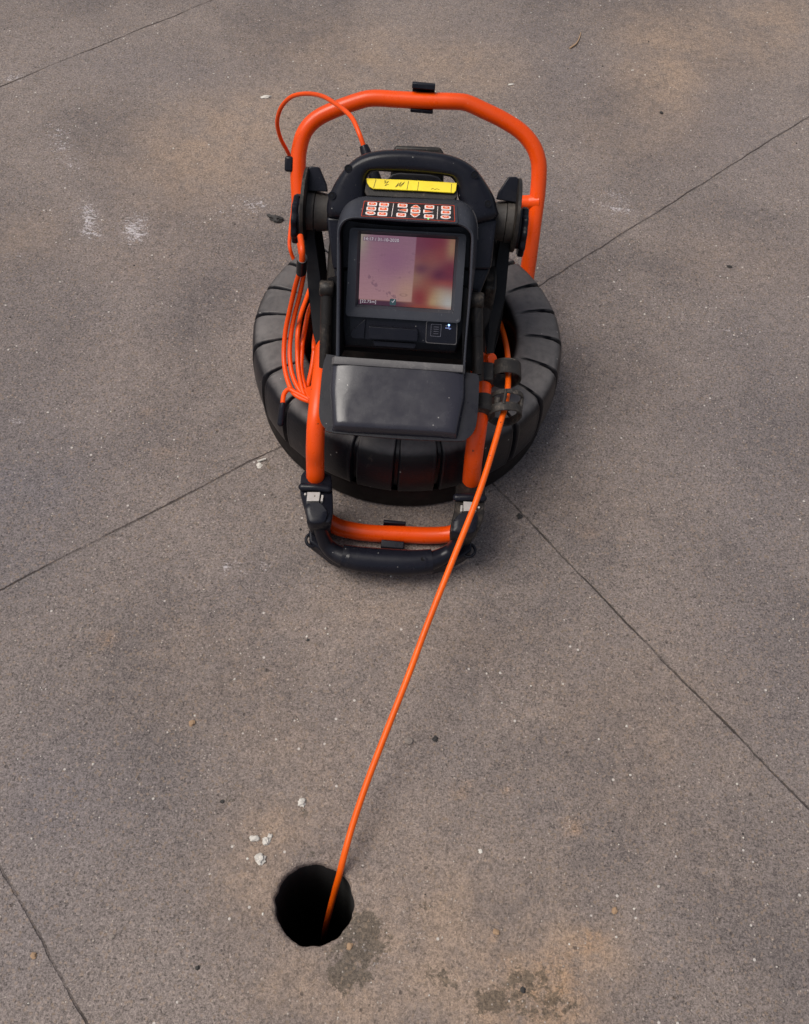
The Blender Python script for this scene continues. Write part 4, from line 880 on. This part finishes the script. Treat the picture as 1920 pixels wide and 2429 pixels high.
for t in (-.055, -.05, -.03, -.005, .02, .1, .25, .4, .5, .58, .66, .75, .85, .95, 1.0):
    y = y_b + (y_t - y_b) * t
    tilt = (bot[3][1] - bot[0][1])
    hgt = .0155 * (1 if t >= .02 else max(0.0, {-.055: -.3, -.05: .0, -.03: .45, -.005: .86}[t]))
    dep = .0045 + .0055 * (1 / (1 + math.exp(-(t - .55) * 16)))     # side chamfer gets wider towards the hinge
    row = []
    for s, n in ((-.0022, 0), (-.0016, .30), (0.0, .58), (.25, .74), (.8, .86), (1.7, .95), (3.0, 1.0), (5.0, 1.0)):
        row.append((xl(t) + (dep * s if s > 0 else s), y, hgt * n - .0002 if n < 1 else hgt))
    row2 = []
    for s, n in ((5.0, 1.0), (3.0, 1.0), (1.7, .95), (.8, .86), (.25, .74), (0.0, .58), (-.0016, .30), (-.0022, 0)):
        row2.append((xr(t) - (dep * s if s > 0 else s), y + tilt, hgt * n - .0002 if n < 1 else hgt))
    L.append([VW(*p) for p in row + row2])
m = MB(); m.loops(L, False); m.build('visor_panel', M_VISOR, vis, sharp=60)
m = MB(); a0, a1 = Vector((xl(1.0) - .002, y_t, 0)), Vector((xr(1.0) + .001, y_t + tilt, 0))
prof3 = [(-.001, .0145), (-.0005, .0170), (.003, .0185), (.0095, .0185), (.0105, .016), (.0105, .002)]
m.loops([[VW(a0.x + (a1.x - a0.x) * t, a0.y + (a1.y - a0.y) * t + q, n - (.006 if t in (0, 1) else 0)) for q, n in prof3] for t in (0, .02, .5, .98, 1)], False)
m.build('visor_hinge_edge', M_GREY, vis, sharp=50)  # scuffed grey, made paler for the light on the upturned lip

# ---- pivot brackets
def bracket(side):
    sg = -1 if side == 'l' else 1
    inw = -sg
    cy, cz = 1.130, (.3745 if side == 'l' else .389)
    xo = -.1885 if side == 'l' else .1235           # outer face of the flange
    xi = -.152 if side == 'l' else .090             # console side
    front = [Vector(p) for p in PTS['blade_' + side]]
    m = MB()                                        # thin round flange
    m.loops([[Vector((xo + inw * h_, cy + r * math.cos(a), cz + r * math.sin(a))) for a in [2 * PI * j / 64 for j in range(64)]] for h_, r in ((0, .0500), (.0008, .0518), (.0048, .0518), (.0058, .0505))], True, True, True)
    br = m.build('pivot_bracket', M_DIRTY, root, sharp=45)
    m = MB()                                        # long arm running down to the frame rail
    A_ = []; B_ = []
    top = Vector((xo + inw * .006, front[0].y + .004, front[0].z + .024))
    fr = [top] + front
    ol = [(p, 0.0) for p in fr]
    rear = [Vector((p.x, p.y + d, p.z + d * .35)) for p, d in zip(fr, (.020, .045, .050, .042, .012))]
    poly = fr + rear[::-1]
    wd = [.014, .017, .022, .022, .010]; wd = wd + wd[::-1]
    m.loops([poly, [p + Vector((inw * q, 0, 0)) for p, q in zip(poly, wd)]], True, True, True)
    m.build('bracket_arm', M_ARM, br, bevel=.003)
    hz = cz - .012
    m = MB()
    m.cyl((xo + inw * .005, cy, hz), (xo + inw * .0165, cy, hz), .0300, 40, bev=.001); m.cyl((xo + inw * .0175, cy, hz), (xi, cy, hz), .0290, 40, r2=.026)
    m.build('pivot_hub', M_HUB, br)
    d, t_ = Vector((0, math.cos(R(50)), math.sin(R(50)))), Vector((0, -math.sin(R(50)), math.cos(R(50))))
    c = Vector((xo, cy, cz)); X_ = Vector((inw, 0, 0))
    m = MB(); q = [(.004, .018), (.034, .020), (.032, .030), (.020, .0525), (.009, .0530), (.004, .050)]
    m.prism([c + X_ * a + d * b - t_ * .002 for a, b in q], t_ * .013)
    m.build('bracket_stop', M_BLACK, br, bevel=.0015)
    m = MB(); x0_ = xo
    m.cyl((x0_ + inw * .002, cy - .006, hz - .006), (x0_ - inw * .0070, cy - .006, hz - .006), .029, 40, bev=.0015)
    L = []
    for h_, f in ((.0065, .96), (.0085, 1.0), (.0135, 1.0), (.015, .96)):
        L.append([Vector((x0_ - inw * h_, cy - .008 + .0345 * f * (1 + .05 * math.cos(10 * a)) * math.cos(a), hz - .010 + .0345 * f * (1 + .05 * math.cos(10 * a)) * math.sin(a))) for a in [2 * PI * j / 80 for j in range(80)]])
    m.loops(L, True, True, True)
    m.build('pivot_knob', M_BLACK, br)
bracket('l'); bracket('r')

# ---- guide rings for the rod
g1 = Vector(PTS['ring1'][0])
m = MB(); m.ringtube(g1, (-.05, 1, .10), .0232, .0205, .026, 56, wob=.0006)
r1 = m.build('guide_ring', M_RING, root, sharp=40)
m = MB(); cl = Vector(PTS['clamp'][0]); m.box(cl, .024, .034, .030); m.cyl(cl + Vector((.010, 0, 0)), g1 - Vector((.021, 0, 0)), .007, 16)
m.build('ring_clamp', M_RING, r1, bevel=.003)
ga, gb = [Vector(p) for p in PTS['ring2']]
m = MB(); m.ringtube(ga, (-.08, 1, .08), .0250, .0222, .008, 56, wob=.0008); m.ringtube(gb, (-.12, 1, .12), .0252, .0222, .014, 56, wob=.0008)
for a in (20, 100, 205, 330):
    d = Vector((math.cos(R(a)), 0, math.sin(R(a)))) * .0237
    m.tube([ga + d, gb + d], .0026, 8, smooth=False)
r2 = m.build('guide_ring', M_RING, root, sharp=40)
m = MB(); cl = Vector(PTS['clamp'][1]); m.cyl(cl - Vector((0, .016, 0)), cl + Vector((0, .014, 0)), .0185, 28, bev=.002); m.tube([cl + Vector((.012, 0, 0)), cl + Vector((.02, -.004, .012)), ga + Vector((-.015, -.01, .016))], .0055, 12, 6)
m.tube([cl + Vector((.012, 0, -.004)), gb + Vector((-.021, 0, -.008))], .0055, 12, smooth=False)
m.build('ring_clamp', M_RING, r2, bevel=.001)
m = MB(); cl = Vector(PTS['clamp'][2]); m.cyl(cl + Vector((.004, 0, 0)), cl + Vector((.012, -.006, .010)), .0088, 20, bev=.001); m.build('rail_plug', M_ORANGE, root)

# ---- thin cable from the console to the hoop
m = MB(); m.tube(PTS['loop_cable'], .0035, 14, 8)
lc = m.build('loop_cable', M_CABLE, root, sharp=60)
p0, p1 = Vector(PTS['loop_cable'][0]), Vector(PTS['loop_cable'][1])
m = MB(); d = (p0 - p1).normalized(); m.tube([p0 - d * .004, p0 + d * .004, p0 + d * .05], lambda t: .0062 + .003 * t, 18, smooth=False); m.build('cable_gland', M_BLACK, lc)
cc = Vector(PTS['hoop_side_clip'][0]); m = MB(); m.box(cc + Vector((.004, -.004, 0)), .016, .018, .026, X, hd_.cross(X) * -1, hd_); m.build('cable_clip', M_BLACK, lc, bevel=.004)
m = MB(); tb = [Vector(p) for p in PTS['tab']]; m.prism([p - Vector((0, 0, .0)) for p in tb] , (0, 0, .004)); m.build('cable_hook', M_ORANGE, root, bevel=.001)

# ================================================================== THE CABLE COIL AND THE PUSH ROD
cr = Vector(PTS['strand'][0][5])
coil = thing('coiled_cable', 'thin orange cable coiled down the left side of the reel, ending in a black plug', 'cable', (cr.x, cr.y, .18))
m = MB()
for st_ in PTS['strand']: m.tube(st_, .0036, 14, 8)
m.tube(PTS['hang'], .0043, 14, 8)
m.build('cable_loops', M_CABLE, coil, sharp=60)
m = MB(); m.tube(PTS['plug'], lambda t: .0044 + .0009 * min(1, t * 8), 18, 6, round_end=True); m.build('cable_plug', M_BLACK, coil)
s0, s1 = [Vector(p) for p in PTS['strap']]
m = MB(); m.tube([s0.lerp(s1, t) for t in (0, .25, .5, .75, 1)], .0098, 20, 3, squash=.75); m.build('cable_strap', M_RUBBER, coil, sharp=50)

m = MB(); m.tube(PTS['rod'], .00445, 18, 10)
rod = m.build('push_rod', M_ROD, None, sharp=60)
tag(rod, 'long orange push rod running from the guide rings down into the round hole', 'rod')

# ================================================================== LOOSE BITS ON THE GROUND
def stone(name, x, y, r, mat, label, cat, group=None, flat=.55, stretch=1.0, rot=0.0, seed=0, rough=.25):
    random.seed(seed + 5); bm = bmesh.new()
    bmesh.ops.create_icosphere(bm, subdivisions=3, radius=1)
    for v in bm.verts:
        n_ = noise.fractal(v.co * 1.3 + Vector((seed * 3.1, 0, 0)), 1.0, 2.0, 4)
        v.co *= 1 + rough * n_ + .06 * noise.noise(v.co * 6 + Vector((seed, 0, 0)))
        v.co.z = max(v.co.z, -.55)
        a = math.cos(rot), math.sin(rot); x_, y_ = v.co.x * stretch, v.co.y / stretch
        v.co = Vector(((x_ * a[0] - y_ * a[1]) * r, (x_ * a[1] + y_ * a[0]) * r, (v.co.z + .5) * r * flat))
    me = bpy.data.meshes.new(name); bm.to_mesh(me); bm.free()
    for p in me.polygons: p.use_smooth = True
    me.set_sharp_from_angle(angle=R(40)); me.materials.append(mat)
    o = bpy.data.objects.new(name, me); COL.objects.link(o); o.location = (x, y, 0)
    return tag(o, label, cat, group)
G = PTS['g']
wl = ['broken white chip farthest up from the hole, beside a dark smudge', 'smooth oval white chip, leftmost of those above the hole', 'angular white crumb between the oval chip and the smallest crumb', 'smallest white crumb at the right end of the row of three chips', 'largest round white chip, the one just left of the hole']
for i, ((x, y), r) in enumerate(zip(G['chips'], (.0052, .0052, .0050, .0032, .0072))):
    stone('white_chip', x, y, r, M_STONE_W, wl[i], 'stone chip', 'white chips by the hole', .7, 1.3 if i == 1 else 1.0, .2 if i == 1 else 0, i, .38 if i == 1 else .55)
dl = ['black clod lying left of the reel near the white scuffs', 'black pebble right of the rod beside a grey pebble', 'small dark pebble at upper right beyond the orange hoop', 'dark crumb on the concrete up left of the white chips', 'tiny black pebble below left of the hole', 'black pebble among the brown stains at the bottom', 'black crumb in the joint just right of the reel', 'tiny dark crumb close to the left side of the rod', 'flat dark flake right of the long joint behind the reel']
for i, ((x, y), r) in enumerate(zip(G['dark'], (.0095, .0038, .0038, .0026, .0026, .0032, .0046, .0020, .0036))):
    stone('dark_pebble', x, y, r, M_STONE_D, dl[i], 'pebble', 'dark pebbles on the concrete', .6, 1.4 if i in (0, 8) else 1.0, -.3, 20 + i, .8)
gl = ['grey angular pebble left of a black pebble by the rod', 'grey crumb with a brown side, alone in the middle left', 'tan pebble at the right end of the brown stain', 'pale brown crumb beside the joint at lower left', 'brown crumb right of the damp patch', 'small whitish pebble left of the hole', 'tan crumb at the lower edge of the hole on the damp patch']
for i, ((x, y), r) in enumerate(zip(G['grey'], (.0056, .0044, .0040, .0040, .0040, .0030, .0040))):
    stone('grey_pebble', x, y, r, M_STONE_G if i in (0, 5) else M_TAN, gl[i], 'pebble', 'grey and tan pebbles on the concrete', .55, 1.15, i * .7, 40 + i, .4)
fl_ = ['thin white flake at the top left of the orange hoop', 'white flake right of the top of the orange hoop', 'round white flake below the white splinter at the reel', 'small white pebble right of the rod, above the brown stain']
for i, ((x, y), r) in enumerate(zip(G['flake'], (.0070, .0042, .0046, .0028))):
    stone('white_flake', x, y, r, M_STONE_W, fl_[i], 'flake', 'white flakes on the concrete', .35, 1.6 if i < 2 else 1, .4, 60 + i, .6)
a, b = [Vector((*p, .0022)) for p in G['stick']]
m = MB(); m.tube([a, a.lerp(b, .5), b], .0019, 8, 3); s_ = m.build('splinter', M_STONE_W); tag(s_, 'white splinter on the joint at the left foot of the tyre drum', 'splinter')
m = MB(); m.tube([Vector((*p, .002 + .001 * (i % 2))) for i, p in enumerate(G['twig'])], lambda t: .0022 - .0012 * t, 8, 5); s_ = m.build('twig', M_TAN); tag(s_, 'thin curved dry twig at the upper right', 'twig')

# fine grit scattered over the slab
random.seed(3); m = MB()
for i in range(1050):
    x, y = random.uniform(-1.1, 1.0), random.uniform(.02, 2.5)
    if math.hypot(x - HX, y - HY) < .056 or math.hypot(x - OX, y - OY) < .262: continue
    r = random.choice((.0008, .0009, .0011, .0012, .0014, .0018)) * random.uniform(.8, 1.2)
    n_ = 6; a0 = random.random() * 6
    base = [Vector((x + r * random.uniform(.7, 1.25) * math.cos(a0 + 2 * PI * j / n_), y + r * random.uniform(.7, 1.25) * math.sin(a0 + 2 * PI * j / n_), -.0002)) for j in range(n_)]
    topp = [Vector((x + (p.x - x) * .6, y + (p.y - y) * .6, r * random.uniform(.5, .9))) for p in base]
    m.loops([base, topp], True, False, True, random.choice((0, 0, 0, 0, 1, 1, 2)))
gr_ = m.build('grit', [M_STONE_W, M_STONE_G, M_STONE_D], None, fix=False); tag(gr_, kind='stuff')
